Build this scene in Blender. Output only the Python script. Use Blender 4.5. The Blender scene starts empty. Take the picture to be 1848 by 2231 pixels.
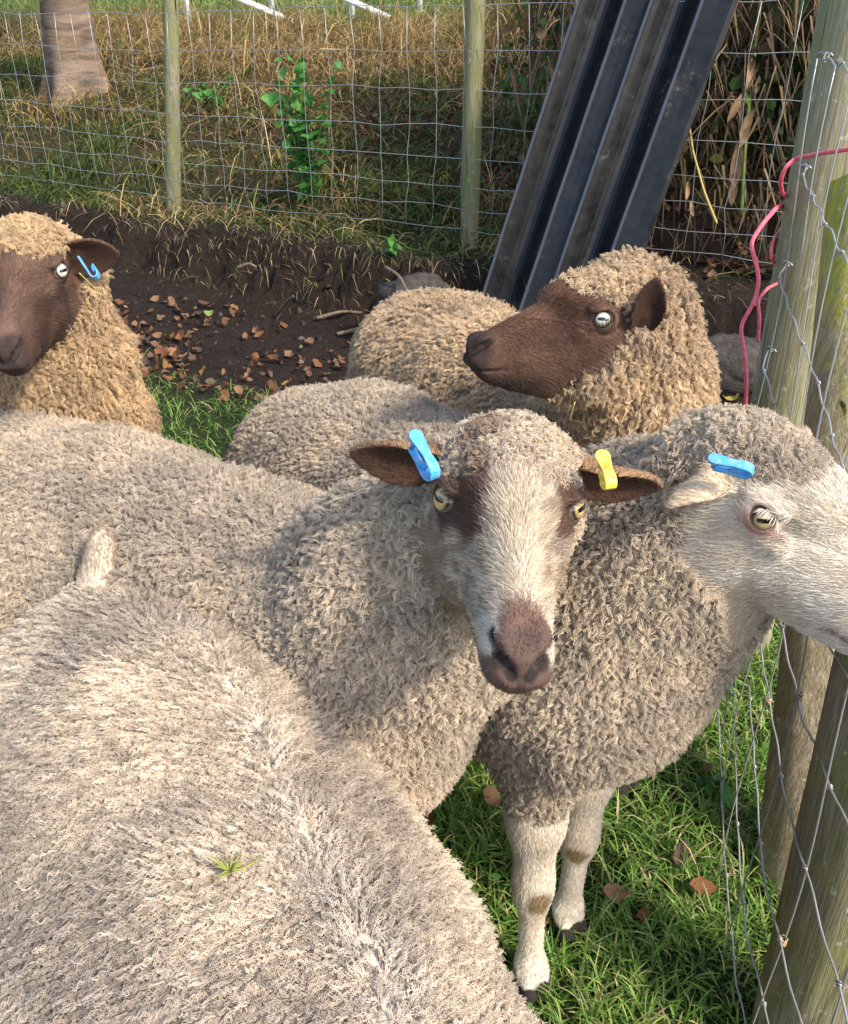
import bpy, math, random, time
import numpy as np
from mathutils import Vector, Matrix
T0 = time.time()
SC = bpy.context.scene
COL = SC.collection
# ---------------------------------------------------------------- camera, sky, sun, exposure
H = 1.3                                   # height of the phone above the grass
PITCH = math.radians(29.5)
FPX, CX, CY = 2075.0, 924.0, 1115.5       # focal length and centre in photograph pixels
cam = bpy.data.cameras.new('camera'); cam_o = bpy.data.objects.new('camera', cam); COL.objects.link(cam_o)
cam.sensor_fit = 'VERTICAL'; cam.sensor_height = 24.0; cam.lens = FPX * 24.0 / 2231.0
cam.clip_start = 0.02; cam.clip_end = 2000
cam_o.location = (0, 0, H); cam_o.rotation_euler = (math.radians(90) - PITCH, 0, 0)
SC.camera = cam_o
SUN_EL, SUN_AZ = math.radians(43), math.radians(133)     # azimuth clockwise from +Y (towards +X)
world = bpy.data.worlds.new('World'); SC.world = world; world.use_nodes = True
wn = world.node_tree.nodes; bg = wn['Background']
sky = wn.new('ShaderNodeTexSky'); sky.sky_type = 'NISHITA'; sky.sun_disc = False
sky.sun_elevation = SUN_EL; sky.sun_rotation = SUN_AZ; sky.dust_density = 2.0; sky.ozone_density = 1.0
world.node_tree.links.new(sky.outputs[0], bg.inputs[0]); bg.inputs[1].default_value = 0.15
sun = bpy.data.lights.new('sun', 'SUN'); sun.energy = 2.1; sun.angle = math.radians(7.0); sun.color = (1.0, 0.91, 0.77)
sun_o = bpy.data.objects.new('sun', sun); COL.objects.link(sun_o)
sd = Vector((math.sin(SUN_AZ) * math.cos(SUN_EL), math.cos(SUN_AZ) * math.cos(SUN_EL), math.sin(SUN_EL)))
sun_o.rotation_euler = sd.to_track_quat('Z', 'Y').to_euler(); sun_o.location = sd * 10
vs = SC.view_settings; vs.view_transform = 'Standard'; vs.look = 'None'; vs.exposure = 1.22; vs.gamma = 1.0
vs.use_curve_mapping = False
SC.cycles.use_denoising = True
try: SC.cycles.denoiser = 'OPENIMAGEDENOISE'
except Exception: pass
SC.cycles.max_bounces = 6; SC.cycles.diffuse_bounces = 3; SC.cycles.transparent_max_bounces = 8
SC.cycles_curves.shape = 'THICK'
SC.cycles_curves.subdivisions = 2

# ---------------------------------------------------------------- helpers
CF = np.array([0, math.cos(PITCH), -math.sin(PITCH)]); CU = np.array([0, math.sin(PITCH), math.cos(PITCH)])
CR = np.array([1.0, 0, 0]); CC = np.array([0, 0, H])
def at(px, py, d):
    return CC + d * (CF + CR * (px - CX) / FPX + CU * (CY - py) / FPX)
def ground_at(px, py, z=0.0):
    v = CF + CR * (px - CX) / FPX + CU * (CY - py) / FPX
    return CC + v * ((z - H) / v[2])
def project(P):
    d = P - CC; z = d @ CF
    zz = np.maximum(z, 1e-3)
    return CX + FPX * (d @ CR) / zz, CY - FPX * (d @ CU) / zz, z
def unit(v):
    v = np.asarray(v, float); return v / (np.linalg.norm(v, axis=-1, keepdims=True) + 1e-12)
def basis(fwd, up):
    y = unit(fwd); z = np.asarray(up, float); z = unit(z - y * (z @ y)); return np.stack([np.cross(y, z), y, z], 1)

def tag(o, label=None, cat=None, group=None, kind=None):
    if label: o['label'] = label
    if cat: o['category'] = cat
    if group: o['group'] = group
    if kind: o['kind'] = kind
    return o
def empty(name, loc, parent=None):
    o = bpy.data.objects.new(name, None); COL.objects.link(o); o.location = loc; o.empty_display_size = 0.05
    return o
def adopt(o, parent):
    """parent o under an unrotated root, keeping its world position"""
    o.parent = parent
    o.location = Vector(o.location) - Vector(parent.location)
    return o
def mesh_obj(name, verts, faces, mat, parent=None, smooth=True, colors=None, loc=None):
    me = bpy.data.meshes.new(name)
    verts = np.asarray(verts, np.float32)
    if isinstance(faces, np.ndarray):
        n, k = faces.shape
        me.vertices.add(len(verts)); me.vertices.foreach_set('co', verts.ravel())
        me.loops.add(n * k); me.loops.foreach_set('vertex_index', faces.astype(np.int32).ravel())
        me.polygons.add(n); me.polygons.foreach_set('loop_start', np.arange(0, n * k, k, dtype=np.int32))
        me.update(calc_edges=True)
    else:
        me.from_pydata(verts.tolist(), [], faces); me.update()
    if smooth: me.polygons.foreach_set('use_smooth', np.ones(len(me.polygons), bool))
    if colors is not None:
        ca = me.color_attributes.new('Col', 'FLOAT_COLOR', 'POINT')
        c4 = np.ones((len(verts), 4), np.float32); c4[:, :3] = colors; ca.data.foreach_set('color', c4.ravel())
    me.materials.append(mat)
    o = bpy.data.objects.new(name, me); COL.objects.link(o)
    if loc is not None: o.location = loc
    if parent is not None: adopt(o, parent)
    return o

class NT:
    """small node helper"""
    def __init__(s, name):
        s.m = bpy.data.materials.new(name); s.m.use_nodes = True; s.t = s.m.node_tree; s.n = s.t.nodes; s.l = s.t.links
        s.b = s.n['Principled BSDF']; s.out = s.n['Material Output']
    def add(s, typ, **kw):
        n = s.n.new(typ)
        for k, v in kw.items():
            if k.startswith('i_'):
                k = k[2:]; n.inputs[int(k) if k.isdigit() else k.replace('_', ' ')].default_value = v
            else: setattr(n, k, v)
        return n
    def link(s, a, b): s.l.new(a, b)
    def ramp(s, stops, fac=None, interp='LINEAR'):
        r = s.add('ShaderNodeValToRGB'); cr = r.color_ramp; cr.interpolation = interp
        while len(cr.elements) > 1: cr.elements.remove(cr.elements[0])
        cr.elements[0].position = stops[0][0]; cr.elements[0].color = (*stops[0][1], 1)
        for p, c in stops[1:]:
            e = cr.elements.new(p); e.color = (*c, 1)
        if fac is not None: s.link(fac, r.inputs[0])
        return r
    def noise(s, scale, detail=4, rough=.55, coord=None, dist=0):
        n = s.add('ShaderNodeTexNoise'); n.inputs['Scale'].default_value = scale; n.inputs['Detail'].default_value = detail
        n.inputs['Roughness'].default_value = rough; n.inputs['Distortion'].default_value = dist
        if coord is not None: s.link(coord, n.inputs['Vector'])
        return n
    def mix(s, fac, a, b, blend='MIX'):
        m = s.add('ShaderNodeMix', data_type='RGBA', blend_type=blend)
        for sock, v in ((m.inputs[0], fac), (m.inputs[6], a), (m.inputs[7], b)):
            if hasattr(v, 'links'): s.link(v, sock)
            elif isinstance(v, (int, float)): sock.default_value = v
            else: sock.default_value = (*v, 1)
        return m.outputs[2]
    def bump(s, h, strength=.5, dist=.01):
        b = s.add('ShaderNodeBump'); b.inputs['Strength'].default_value = strength; b.inputs['Distance'].default_value = dist
        s.link(h, b.inputs['Height']); s.link(b.outputs[0], s.b.inputs['Normal']); return b
    def base(s, c, rough=.8, spec=.3, metal=0):
        if hasattr(c, 'links'): s.link(c, s.b.inputs['Base Color'])
        else: s.b.inputs['Base Color'].default_value = (*c, 1)
        s.b.inputs['Roughness'].default_value = rough; s.b.inputs['Specular IOR Level'].default_value = spec
        s.b.inputs['Metallic'].default_value = metal
        return s.m
def simple_mat(name, c, rough=.7, spec=.3, metal=0): return NT(name).base(c, rough, spec, metal)
def attr_mat(name, rough=.8, spec=.2, translucent=0.0, attr='Col', sheen=0):
    t = NT(name); a = t.add('ShaderNodeAttribute', attribute_name=attr); t.base(a.outputs['Color'], rough, spec)
    if sheen: t.b.inputs['Sheen Weight'].default_value = sheen
    if translucent > 0:
        tr = t.add('ShaderNodeBsdfTranslucent'); t.link(a.outputs['Color'], tr.inputs[0])
        mx = t.add('ShaderNodeMixShader'); mx.inputs[0].default_value = translucent
        t.link(t.b.outputs[0], mx.inputs[1]); t.link(tr.outputs[0], mx.inputs[2]); t.link(mx.outputs[0], t.out.inputs[0])
    return t.m

# value noise in numpy
_PR = np.random.RandomState(7).rand(4096)
def vnoise(P, scale, seed=0):
    q = np.asarray(P, float) * scale + seed * 17.31 + 1000.0
    i = np.floor(q).astype(np.int64); f = q - i; f = f * f * (3 - 2 * f)
    def h(a, b, c): return _PR[(a * 7919 + b * 104729 + c * 1299709 + seed * 131) & 4095]
    r = 0
    for dx in (0, 1):
        for dy in (0, 1):
            for dz in (0, 1):
                w = (f[..., 0] if dx else 1 - f[..., 0]) * (f[..., 1] if dy else 1 - f[..., 1]) * (f[..., 2] if dz else 1 - f[..., 2])
                r = r + w * h(i[..., 0] + dx, i[..., 1] + dy, i[..., 2] + dz)
    return r
def fnoise(P, scale, octv=3, seed=0):
    r = 0; a = 1; s = 0
    for o in range(octv):
        r = r + a * vnoise(P, scale * 2 ** o, seed + o); s += a; a *= .5
    return r / s
def sstep(x, a, b):
    t = np.clip((x - a) / (b - a), 0, 1); return t * t * (3 - 2 * t)
def lerp(a, b, t): return a + (b - a) * t

def tube(pts, rad, n=8, closed_ends=True):
    """verts and faces of a tube along a polyline"""
    pts = np.asarray(pts, float); m = len(pts); rad = np.broadcast_to(np.asarray(rad, float), (m,))
    t = np.gradient(pts, axis=0); t = unit(t)
    ref = np.array([0, 0, 1.0]) if abs(t[0][2]) < .9 else np.array([1.0, 0, 0])
    u = unit(np.cross(t[0], ref)); V = []; prev = u
    for i in range(m):
        u = prev - t[i] * (prev @ t[i]); u = unit(u); w = np.cross(t[i], u); prev = u
        a = np.arange(n) * 2 * math.pi / n
        V.append(pts[i] + rad[i] * (np.cos(a)[:, None] * u + np.sin(a)[:, None] * w))
    V = np.concatenate(V); Fc = []
    for i in range(m - 1):
        for k in range(n):
            a = i * n + k; b = i * n + (k + 1) % n
            Fc.append((a, b, b + n, a + n))
    if closed_ends:
        Fc.append(tuple(range(n - 1, -1, -1))); Fc.append(tuple(range((m - 1) * n, m * n)))
    return V, Fc
def merge(parts):
    V = []; Fc = []; o = 0
    for v, f in parts:
        V.append(np.asarray(v, float)); Fc += [tuple(i + o for i in q) for q in f]; o += len(v)
    return np.concatenate(V), Fc
# ================================================================ the place: ground, bank, plants
R2 = np.random.RandomState(5)
FENCE = np.array([(-8.2, 10.1), (-4.8, 7.86), (-3.13, 6.75), (-1.458, 5.64), (.215, 4.53), (1.55, 3.80), (3.0, 3.05), (6.0, 1.6)])
FBASE = np.array([.02, .04, .07, .10, .17, .20, .22, .25])
def fence_coords(x, y):
    """signed distance behind the wire fence, and ground height at the fence foot"""
    best = np.full(np.shape(x), 1e9); sg = np.zeros(np.shape(x)); hb = np.zeros(np.shape(x))
    for i in range(len(FENCE) - 1):
        a, b = FENCE[i], FENCE[i + 1]; ab = b - a; L2 = ab @ ab
        t = np.clip(((x - a[0]) * ab[0] + (y - a[1]) * ab[1]) / L2, 0, 1)
        dx, dy = x - a[0] - t * ab[0], y - a[1] - t * ab[1]; d = np.hypot(dx, dy)
        s = np.where(ab[0] * dy - ab[1] * dx > 0, 1, -1); m = d < best
        best = np.where(m, d, best); sg = np.where(m, s, sg); hb = np.where(m, FBASE[i] + t * (FBASE[i + 1] - FBASE[i]), hb)
    return best * sg, hb
def zg(x, y):
    x = np.asarray(x, float); y = np.asarray(y, float); s, hb = fence_coords(x, y)
    P = np.stack([x, y, 0 * x], -1); n1 = fnoise(P, 1.6, 3, 1) - .5; n2 = fnoise(P, 7, 2, 2) - .5; n3 = fnoise(P, 22, 2, 3) - .5
    edge = .22 * n1
    cut = sstep(s + .5 * edge + .16 * n2 + .06 * n3, -.50, -.30); low = hb * cut - .11 * sstep(s + edge, -1.9, -1.0) * (1 - cut) * (1 - .6 * sstep(x, .7, 1.3))
    steep = sstep(x, .35, 1.3)
    k = .36 + .55 * steep; top = lerp(1.13, 1.75, steep)
    up = np.minimum(np.maximum(s - .15, 0) * k * (1 + .35 * n1), 0 * s + (top - .17))
    up = (top - .17) * (1 - np.exp(-np.maximum(s - .15, 0) * k * (1 + .3 * n1) / (top - .17) * 1.25))
    soil = sstep(s, -1.7, -1.2) * (1 - sstep(s, -.1, .25))
    return low + up + .035 * n2 * sstep(s, -1.6, -.6) + .02 * n3 * soil + .012 * n2 + .07 * n1 * sstep(s, .2, .8) + .0035 * np.maximum(s - 4, 0)
def grid_sheet(xs, ys):
    X, Y = np.meshgrid(xs, ys, indexing='ij'); Z = zg(X, Y); V = np.stack([X, Y, Z], -1).reshape(-1, 3)
    nx, ny = len(xs), len(ys); i, j = np.meshgrid(np.arange(nx - 1), np.arange(ny - 1), indexing='ij'); a = (i * ny + j).ravel()
    return V, np.stack([a, a + ny, a + ny + 1, a + 1], 1)
def graded(lo, hi, a, b, h, grow=.18):
    pts = [a]; 
    while pts[-1] < b: pts.append(pts[-1] + h)
    x = pts[-1]; st = h
    while x < hi: st *= 1 + grow; x += st; pts.append(x)
    x = a; st = h; left = []
    while x > lo: st *= 1 + grow; x -= st; left.append(x)
    return np.array(left[::-1] + pts)
def soil_mask(x, y):
    s, hb = fence_coords(x, y); P = np.stack([x, y, 0 * x], -1); n = fnoise(P, 2.2, 3, 8) - .5
    right = sstep(x, .3, .9)
    return sstep(s + .6 * n, -1.85 - .2 * right, -1.45) * (1 - sstep(s + .55 * n + .10 * (fnoise(P, 9, 2, 4) - .5), -.28 + .5 * right, .02 + .6 * right))
xs = graded(-400, 400, -3.2, 2.2, .035); ys = graded(-30, 700, .3, 8.2, .035)
GV, GF = grid_sheet(xs, ys)
gs, ghb = fence_coords(GV[:, 0], GV[:, 1]); gsm = soil_mask(GV[:, 0], GV[:, 1])
gn = fnoise(GV, 6, 3, 5); gn2 = fnoise(GV, 28, 2, 6)
gcol = lerp(np.array([.030, .042, .014]), np.array([.055, .075, .022]), gn[:, None])
gcol = mixc2 = gcol + (np.array([.085, .060, .034]) - gcol) * (sstep(gs, .1, .6) * (1 - sstep(gs, 2.4, 3.2)))[:, None] * .85
fieldm = sstep(gs, 2.6, 3.6)
gcol = gcol + (lerp(np.array([.10, .15, .035]), np.array([.17, .20, .055]), gn[:, None]) - gcol) * fieldm[:, None]
soilc = lerp(np.array([.020, .014, .011]), np.array([.052, .036, .027]), np.clip(gn * .5 + gn2 * .6, 0, 1)[:, None])
gcol = gcol + (soilc - gcol) * gsm[:, None]
def ground_mat():
    t = NT('ground_soil'); a = t.add('ShaderNodeAttribute', attribute_name='Col'); tc = t.add('ShaderNodeTexCoord')
    n = t.noise(38, 6, .65, tc.outputs['Object']); n2 = t.noise(160, 3, .6, tc.outputs['Object'])
    r = t.ramp([(.3, (.55, .55, .55)), (.7, (1.45, 1.4, 1.35))], n.outputs[0])
    t.base(t.mix(1.0, a.outputs['Color'], r.outputs[0], 'MULTIPLY'), .92, .15)
    m = t.add('ShaderNodeMath', operation='ADD'); t.link(n.outputs[0], m.inputs[0]); t.link(n2.outputs[0], m.inputs[1]); t.bump(m.outputs[0], .9, .03); return t.m
tag(mesh_obj('ground', GV, GF, ground_mat(), colors=gcol), kind='structure')

M_LEAF = attr_mat('plant_leaf', .55, .35, .30); M_DRY = attr_mat('dry_leaf', .7, .2, .18)
def ground_normal_z(p): return zg(p[:, 0], p[:, 1])
def visible(P, mx=120, my=160):
    x, y, z = project(P); return (x > -mx) & (x < 1848 + mx) & (y > -my) & (y < 2231 + my) & (z > .1)
def blade_mesh(name, root, d0, L, W, droop, col, tipcol, mat, seg=3, kind='stuff', label=None, parent=None):
    """grass blades: root (M,3), d0 start direction, droop = how far the tip falls over"""
    M = len(root); side = unit(np.cross(d0, np.array([0, 0, 1.0])) + 1e-6); az = R2.rand(M) * 6.283
    hv = unit(np.stack([d0[:, 0], d0[:, 1], 0 * d0[:, 0]], 1) + .001)
    side = unit(np.stack([-hv[:, 1], hv[:, 0], 0 * az], 1) + .6 * R2.randn(M, 3) * [1, 1, .3])
    ts = np.linspace(0, 1, seg + 1); V = np.zeros((M, 2 * seg + 1, 3)); C = np.zeros((M, 2 * seg + 1, 3))
    c = root.copy(); prev = 0
    for i, t in enumerate(ts):
        if i:
            dd = unit(d0 + (hv * .55 + np.array([0, 0, -1.0])) * (droop * (t ** 1.5))[:, None]); c = c + dd * (L / seg)[:, None]
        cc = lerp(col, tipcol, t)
        if i < seg:
            w = (W * (1 - .75 * t ** 1.6) * .5)[:, None]
            V[:, 2 * i] = c - side * w; V[:, 2 * i + 1] = c + side * w; C[:, 2 * i] = cc; C[:, 2 * i + 1] = cc
        else: V[:, 2 * seg] = c; C[:, 2 * seg] = cc
    k = 2 * seg + 1; base = np.arange(M)[:, None] * k; F = []
    for i in range(seg - 1):
        a = 2 * i; F += [np.concatenate([base + a, base + a + 1, base + a + 3], 1), np.concatenate([base + a, base + a + 3, base + a + 2], 1)]
    a = 2 * (seg - 1); F.append(np.concatenate([base + a, base + a + 1, base + a + 2], 1))
    o = mesh_obj(name, V.reshape(-1, 3), np.concatenate(F), mat, parent, colors=C.reshape(-1, 3)); tag(o, label, kind=kind); return o
def pick(cols, w, M):
    cols = np.array(cols); return cols[R2.choice(len(cols), M, p=np.array(w) / np.sum(w))] * (.75 + .5 * R2.rand(M, 1))
def scatter(n, x0, x1, y0, y1, keep):
    x = R2.uniform(x0, x1, n); y = R2.uniform(y0, y1, n); m = keep(x, y) > R2.rand(n); x, y = x[m], y[m]
    P = np.stack([x, y, zg(x, y)], 1); return P[visible(P)]
# ---- short lawn grass round the sheep
def lawn_keep(x, y):
    P = np.stack([x, y, 0 * x], -1); cl = fnoise(P, 9, 2, 14); return (1 - soil_mask(x, y)) * np.clip(.35 + 1.9 * (cl - .32), .12, 1) * (1 - sstep(y, 3.0, 3.9) * .5)
g1 = np.concatenate([scatter(62000, -.35, 1.0, .55, 1.9, lawn_keep), scatter(14000, -1.3, -.35, .45, 1.8, lawn_keep)]); g2 = scatter(52000, -2.2, 1.9, 1.7, 4.2, lawn_keep)
P = np.concatenate([g1, g2]); M = len(P)
d0 = unit(np.stack([R2.randn(M) * .55, R2.randn(M) * .55, .75 + .5 * R2.rand(M)], 1))
tall = fnoise(P, 5, 2, 19)
L = (.022 + .055 * R2.rand(M) ** 1.4) * (.55 + .9 * tall); W = .0022 + .0026 * R2.rand(M)
c = pick([(.105, .215, .032), (.165, .285, .046), (.065, .140, .025), (.260, .300, .085), (.46, .39, .20)], [4, 4, 2, 1.8, 1.0], M)
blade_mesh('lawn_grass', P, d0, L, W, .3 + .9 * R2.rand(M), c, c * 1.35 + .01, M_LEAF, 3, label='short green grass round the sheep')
# ---- clover and broad little leaves in the lawn
def leaf_disc(cen, nrm, r, up, elong=1.0, n=6, cup=.15):
    M = len(cen); u = unit(np.cross(nrm, up)); v = np.cross(nrm, u); V = np.zeros((M, n + 1, 3)); V[:, 0] = cen - nrm * (r * cup)[:, None]
    for k in range(n):
        a = 2 * math.pi * k / n; V[:, k + 1] = cen + (np.cos(a) * r)[:, None] * u + (np.sin(a) * r * elong)[:, None] * v
    b = np.arange(M)[:, None] * (n + 1); F = np.concatenate([np.concatenate([b, b + 1 + k, b + 1 + (k + 1) % n], 1) for k in range(n)]); return V.reshape(-1, 3), F
cl = scatter(2200, -.9, 1.2, .6, 3.3, lambda x, y: (fnoise(np.stack([x, y, 0 * x], -1), 4, 2, 33) > .52) * (1 - soil_mask(x, y)))
M = len(cl); cen = cl + np.stack([0 * cl[:, 0], 0 * cl[:, 0], .015 + .03 * R2.rand(M)], 1); nr = unit(np.stack([R2.randn(M) * .4, R2.randn(M) * .4, np.ones(M)], 1))
V, F = leaf_disc(cen, nr, .004 + .006 * R2.rand(M), unit(R2.randn(M, 3)), .75, 8)
cc = np.repeat(pick([(.06, .15, .03), (.09, .20, .04), (.045, .10, .03)], [3, 2, 1], M), 9, 0)
tag(mesh_obj('clover_leaves', V, F, M_LEAF, colors=cc), 'small round clover and weed leaves in the lawn', kind='stuff')
# ---- long grass hanging down the bank behind the fence
def bank_keep(x, y):
    s, hb = fence_coords(x, y); P = np.stack([x, y, 0 * x], -1); cl = fnoise(P, 3.4, 3, 24)
    return sstep(s, -.35, -.05) * (1 - sstep(s, 3.2, 4.5)) * np.clip(.22 + 3.4 * (cl - .37), .05, 1) * (1 - .62 * sstep(x, .2, .9)) * (1 - soil_mask(x, y) * .75)
bp = scatter(230000, -6.5, 3.5, 3.4, 11.5, bank_keep); M = len(bp)
s_, _ = fence_coords(bp[:, 0], bp[:, 1]); dr = np.clip(fnoise(bp, 1.3, 2, 29) * 1.5 - .28 - .10 + .62 * sstep(s_, 1.6, 2.2) - .22 * sstep(-bp[:, 0], 1.6, 2.6) * (1 - sstep(s_, .9, 1.5)), 0, 1)
dry = R2.rand(M) < dr
down = unit(np.stack([.55 + 0 * s_, -.83 + 0 * s_, 0 * s_], 1))
d0 = unit(down * (.25 + .5 * R2.rand(M, 1)) + R2.randn(M, 3) * .38 + np.array([0, 0, .8]))
L = (.07 + .24 * R2.rand(M) ** 1.5) * np.where(dry, 1.25, .9) * (1 + .5 * sstep(s_, 1.9, 2.6)) * (.6 + .8 * fnoise(bp, 4, 2, 25)); W = .0035 + .0045 * R2.rand(M)
gcol_ = pick([(.085, .140, .030), (.14, .18, .042), (.055, .090, .024), (.21, .22, .07)], [3, 2, 1.6, 1.4], M)
dcol_ = pick([(.40, .28, .12), (.52, .40, .20), (.24, .155, .07), (.54, .36, .14)], [3, 2, 2.4, 1.6], M)
c = np.where(dry[:, None], dcol_, gcol_)
blade_mesh('bank_grass', bp, d0, L, W, .5 + 1.3 * R2.rand(M), c * .85, c * 1.15, M_DRY, 3, label='long green and dry grass hanging down the bank behind the fence')
# ---- grass roots and tufts hanging over the little earth scarp in front of the fence
def scarp_keep(x, y):
    s, hb = fence_coords(x, y); P = np.stack([x, y, 0 * x], -1)
    return sstep(s, -.62, -.42) * (1 - sstep(s, .05, .25)) * (fnoise(P, 5, 2, 61) > .43) * (1 - sstep(x, .9, 1.2) * .8)
sp_ = scatter(46000, -4.5, 2.2, 3.2, 8.2, scarp_keep); M = len(sp_)
d0 = unit(np.stack([.4 + .5 * R2.randn(M), -.9 + .5 * R2.randn(M), .35 + .3 * R2.randn(M)], 1))
c = pick([(.24, .175, .095), (.12, .13, .045), (.33, .25, .14), (.10, .075, .05)], [3, 3, 1.5, 2], M)
blade_mesh('scarp_grass', sp_, d0, .04 + .12 * R2.rand(M) ** 1.5, .003 + .003 * R2.rand(M), 1.0 + 1.4 * R2.rand(M), c * .9, c * 1.1, M_DRY, 3, label='matted grass and roots hanging over the bare earth edge')
# ---- far field beyond the bank
ff = scatter(26000, -9, 4, 7.5, 24, lambda x, y: sstep(fence_coords(x, y)[0], 2.4, 3.4)); M = len(ff)
d0 = unit(R2.randn(M, 3) * .4 + np.array([0, 0, 1.0])); c = pick([(.13, .20, .04), (.20, .24, .06), (.09, .14, .03)], [3, 2, 2], M)
blade_mesh('field_grass', ff, d0, .06 + .12 * R2.rand(M), .010 + .010 * R2.rand(M), .3 + .6 * R2.rand(M), c, c * 1.2, M_LEAF, 2, label='sunlit pasture grass above the bank')

# ---- loose clods on the bare soil
ck = scatter(5200, -3.2, 1.6, 2.7, 6.6, lambda x, y: soil_mask(x, y) * np.clip(2.5 * (fnoise(np.stack([x, y, 0 * x], -1), 6, 2, 91) - .35), .05, 1)); M = len(ck)
oct_ = np.array([(1, 0, 0), (0, 1, 0), (-1, 0, 0), (0, -1, 0), (0, 0, 1), (0, 0, -1.)]); of_ = np.array([(0, 1, 4), (1, 2, 4), (2, 3, 4), (3, 0, 4), (1, 0, 5), (2, 1, 5), (3, 2, 5), (0, 3, 5)])
Q_ = oct_[None] * (.75 + .5 * R2.rand(M, 6, 1)) * ((.004 + .016 * R2.rand(M) ** 3)[:, None, None]) * (.7 + .6 * R2.rand(M, 1, 3)) + .003 * R2.randn(M, 6, 3) + ck[:, None]
tag(mesh_obj('soil_clods', Q_.reshape(-1, 3), (of_[None] + (np.arange(M) * 6)[:, None, None]).reshape(-1, 3), M_DRY, colors=np.repeat(pick([(.045, .032, .024), (.065, .048, .036), (.030, .022, .018), (.10, .085, .07)], [4, 3, 3, .7], M), 6, 0)), 'crumbs and clods of dark earth on the bare soil', kind='stuff')
# ---- fallen leaves: a curled leaf mesh, small litter as stuff, the ones that show as things
def leaf_mesh_data(seed, L=.05, Wd=.022, curl=.35, fold=.3):
    r = np.random.RandomState(seed); n = 5; V = []; 
    for i in range(n + 1):
        t = i / n; w = Wd * math.sin(math.pi * min(1, .08 + t * .92)) ** .8 * (1 if i < n else .15); x = (t - .5) * L; z = curl * L * (t - .5) ** 2 * 2 + .1 * L * r.randn() * .3
        for sx in (-1, 0, 1): V.append((x + .05 * L * r.randn(), sx * w * (.72 + .5 * r.rand()), z + fold * abs(sx) * w + .035 * L * r.randn()))
    F = []
    for i in range(n):
        for k in (0, 1): a = i * 3 + k; F.append((a, a + 3, a + 4, a + 1))
    return np.array(V), np.array(F)
LEAF_COL = [(.19, .082, .040), (.23, .13, .072), (.12, .058, .034), (.17, .105, .068), (.29, .155, .055), (.10, .064, .046)]
def litter(name, P, size, label, tilt=.45):
    M = len(P); parts = []; LV, LF = leaf_mesh_data(3)
    nV = len(LV); az = R2.rand(M) * 6.283; ax_ = R2.randn(M) * tilt; ay_ = R2.randn(M) * tilt; S = size * (.6 + .8 * R2.rand(M)) / .05
    Q = LV[None] * S[:, None, None] * np.stack([np.ones(M), .6 + .6 * R2.rand(M), .5 + 1.6 * R2.rand(M)], 1)[:, None]
    def rot(Q, a, i, j):
        o = Q.copy(); ca, sa = np.cos(a)[:, None], np.sin(a)[:, None]; o[..., i] = ca * Q[..., i] - sa * Q[..., j]; o[..., j] = sa * Q[..., i] + ca * Q[..., j]; return o
    Q = rot(rot(rot(Q, ax_, 1, 2), ay_, 0, 2), az, 0, 1) + (P + np.array([0, 0, .006]))[:, None]
    F = (LF[None] + (np.arange(M) * nV)[:, None, None]).reshape(-1, 4); c = np.repeat(pick(LEAF_COL, [4, 3, 3, 3, 1, 3], M), nV, 0)
    tag(mesh_obj(name, Q.reshape(-1, 3), F, M_DRY, colors=c), label, kind='stuff')
lp = scatter(34000, -5, 3.2, 3.0, 8.5, lambda x, y: (lambda s, n: np.clip(2.2 * (n - .36), 0, 1) * (sstep(s, -.1, .2) * (1 - sstep(s, 1.8, 2.6)) * sstep(x, -2.6, .2) + .8 * soil_mask(x, y) * sstep(-s, .55, 1.1)))(fence_coords(x, y)[0], fnoise(np.stack([x, y, 0 * x], -1), 2.4, 3, 44)))
lp[:, 2] += .02 * R2.rand(len(lp)); litter('leaf_litter', lp, .040, 'brown and orange leaf litter on the bank and bare soil', .6)
LEAF_ME = []
for k, cc in enumerate(LEAF_COL + [(.42, .36, .06), (.20, .26, .07)]):
    LV, LF = leaf_mesh_data(40 + k, L=.055 + .012 * (k % 3), Wd=.021 + .004 * (k % 2), curl=.25 + .2 * (k % 4), fold=.15 + .2 * (k % 3))
    o = mesh_obj('fallen_leaf', LV, LF, M_DRY, colors=np.tile(np.array(cc), (len(LV), 1))); LEAF_ME.append(o.data); bpy.data.objects.remove(o)
def fallen_leaf(P, k, scale, label, group, tilt=.4):
    o = bpy.data.objects.new('fallen_leaf', LEAF_ME[k]); COL.objects.link(o); o.location = Vector(P) + Vector((0, 0, .012 + .006 * scale))
    o.rotation_euler = (R2.randn() * tilt, R2.randn() * tilt, R2.rand() * 6.28); o.scale = (scale,) * 3; tag(o, label, 'leaf', group); return o
n = 0
fl = scatter(1500, -1.7, .6, 2.6, 4.7, lambda x, y: .9 * sstep(fnoise(np.stack([x, y, 0 * x], -1), 2.6, 2, 52), .30, .60) * soil_mask(x, y) * sstep(-fence_coords(x, y)[0], .55, .9))
for p in fl[:210]:
    fallen_leaf(p, R2.choice(8, p=[.22, .19, .15, .19, .07, .13, .03, .02]), (.34 + .5 * R2.rand()), 'curled brown fallen leaf on the bare soil below the wire fence', 'fallen leaves on the bare soil')
fl = scatter(260, -1.1, -.1, 2.1, 3.4, lambda x, y: .5 * (1 - soil_mask(x, y)))
for p in fl[:26]:
    p[2] += .02; fallen_leaf(p, R2.choice(6), .5 + .45 * R2.rand(), 'brown fallen leaf on the lawn patch between the sheep and bare soil', 'fallen leaves on the far lawn patch')
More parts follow.
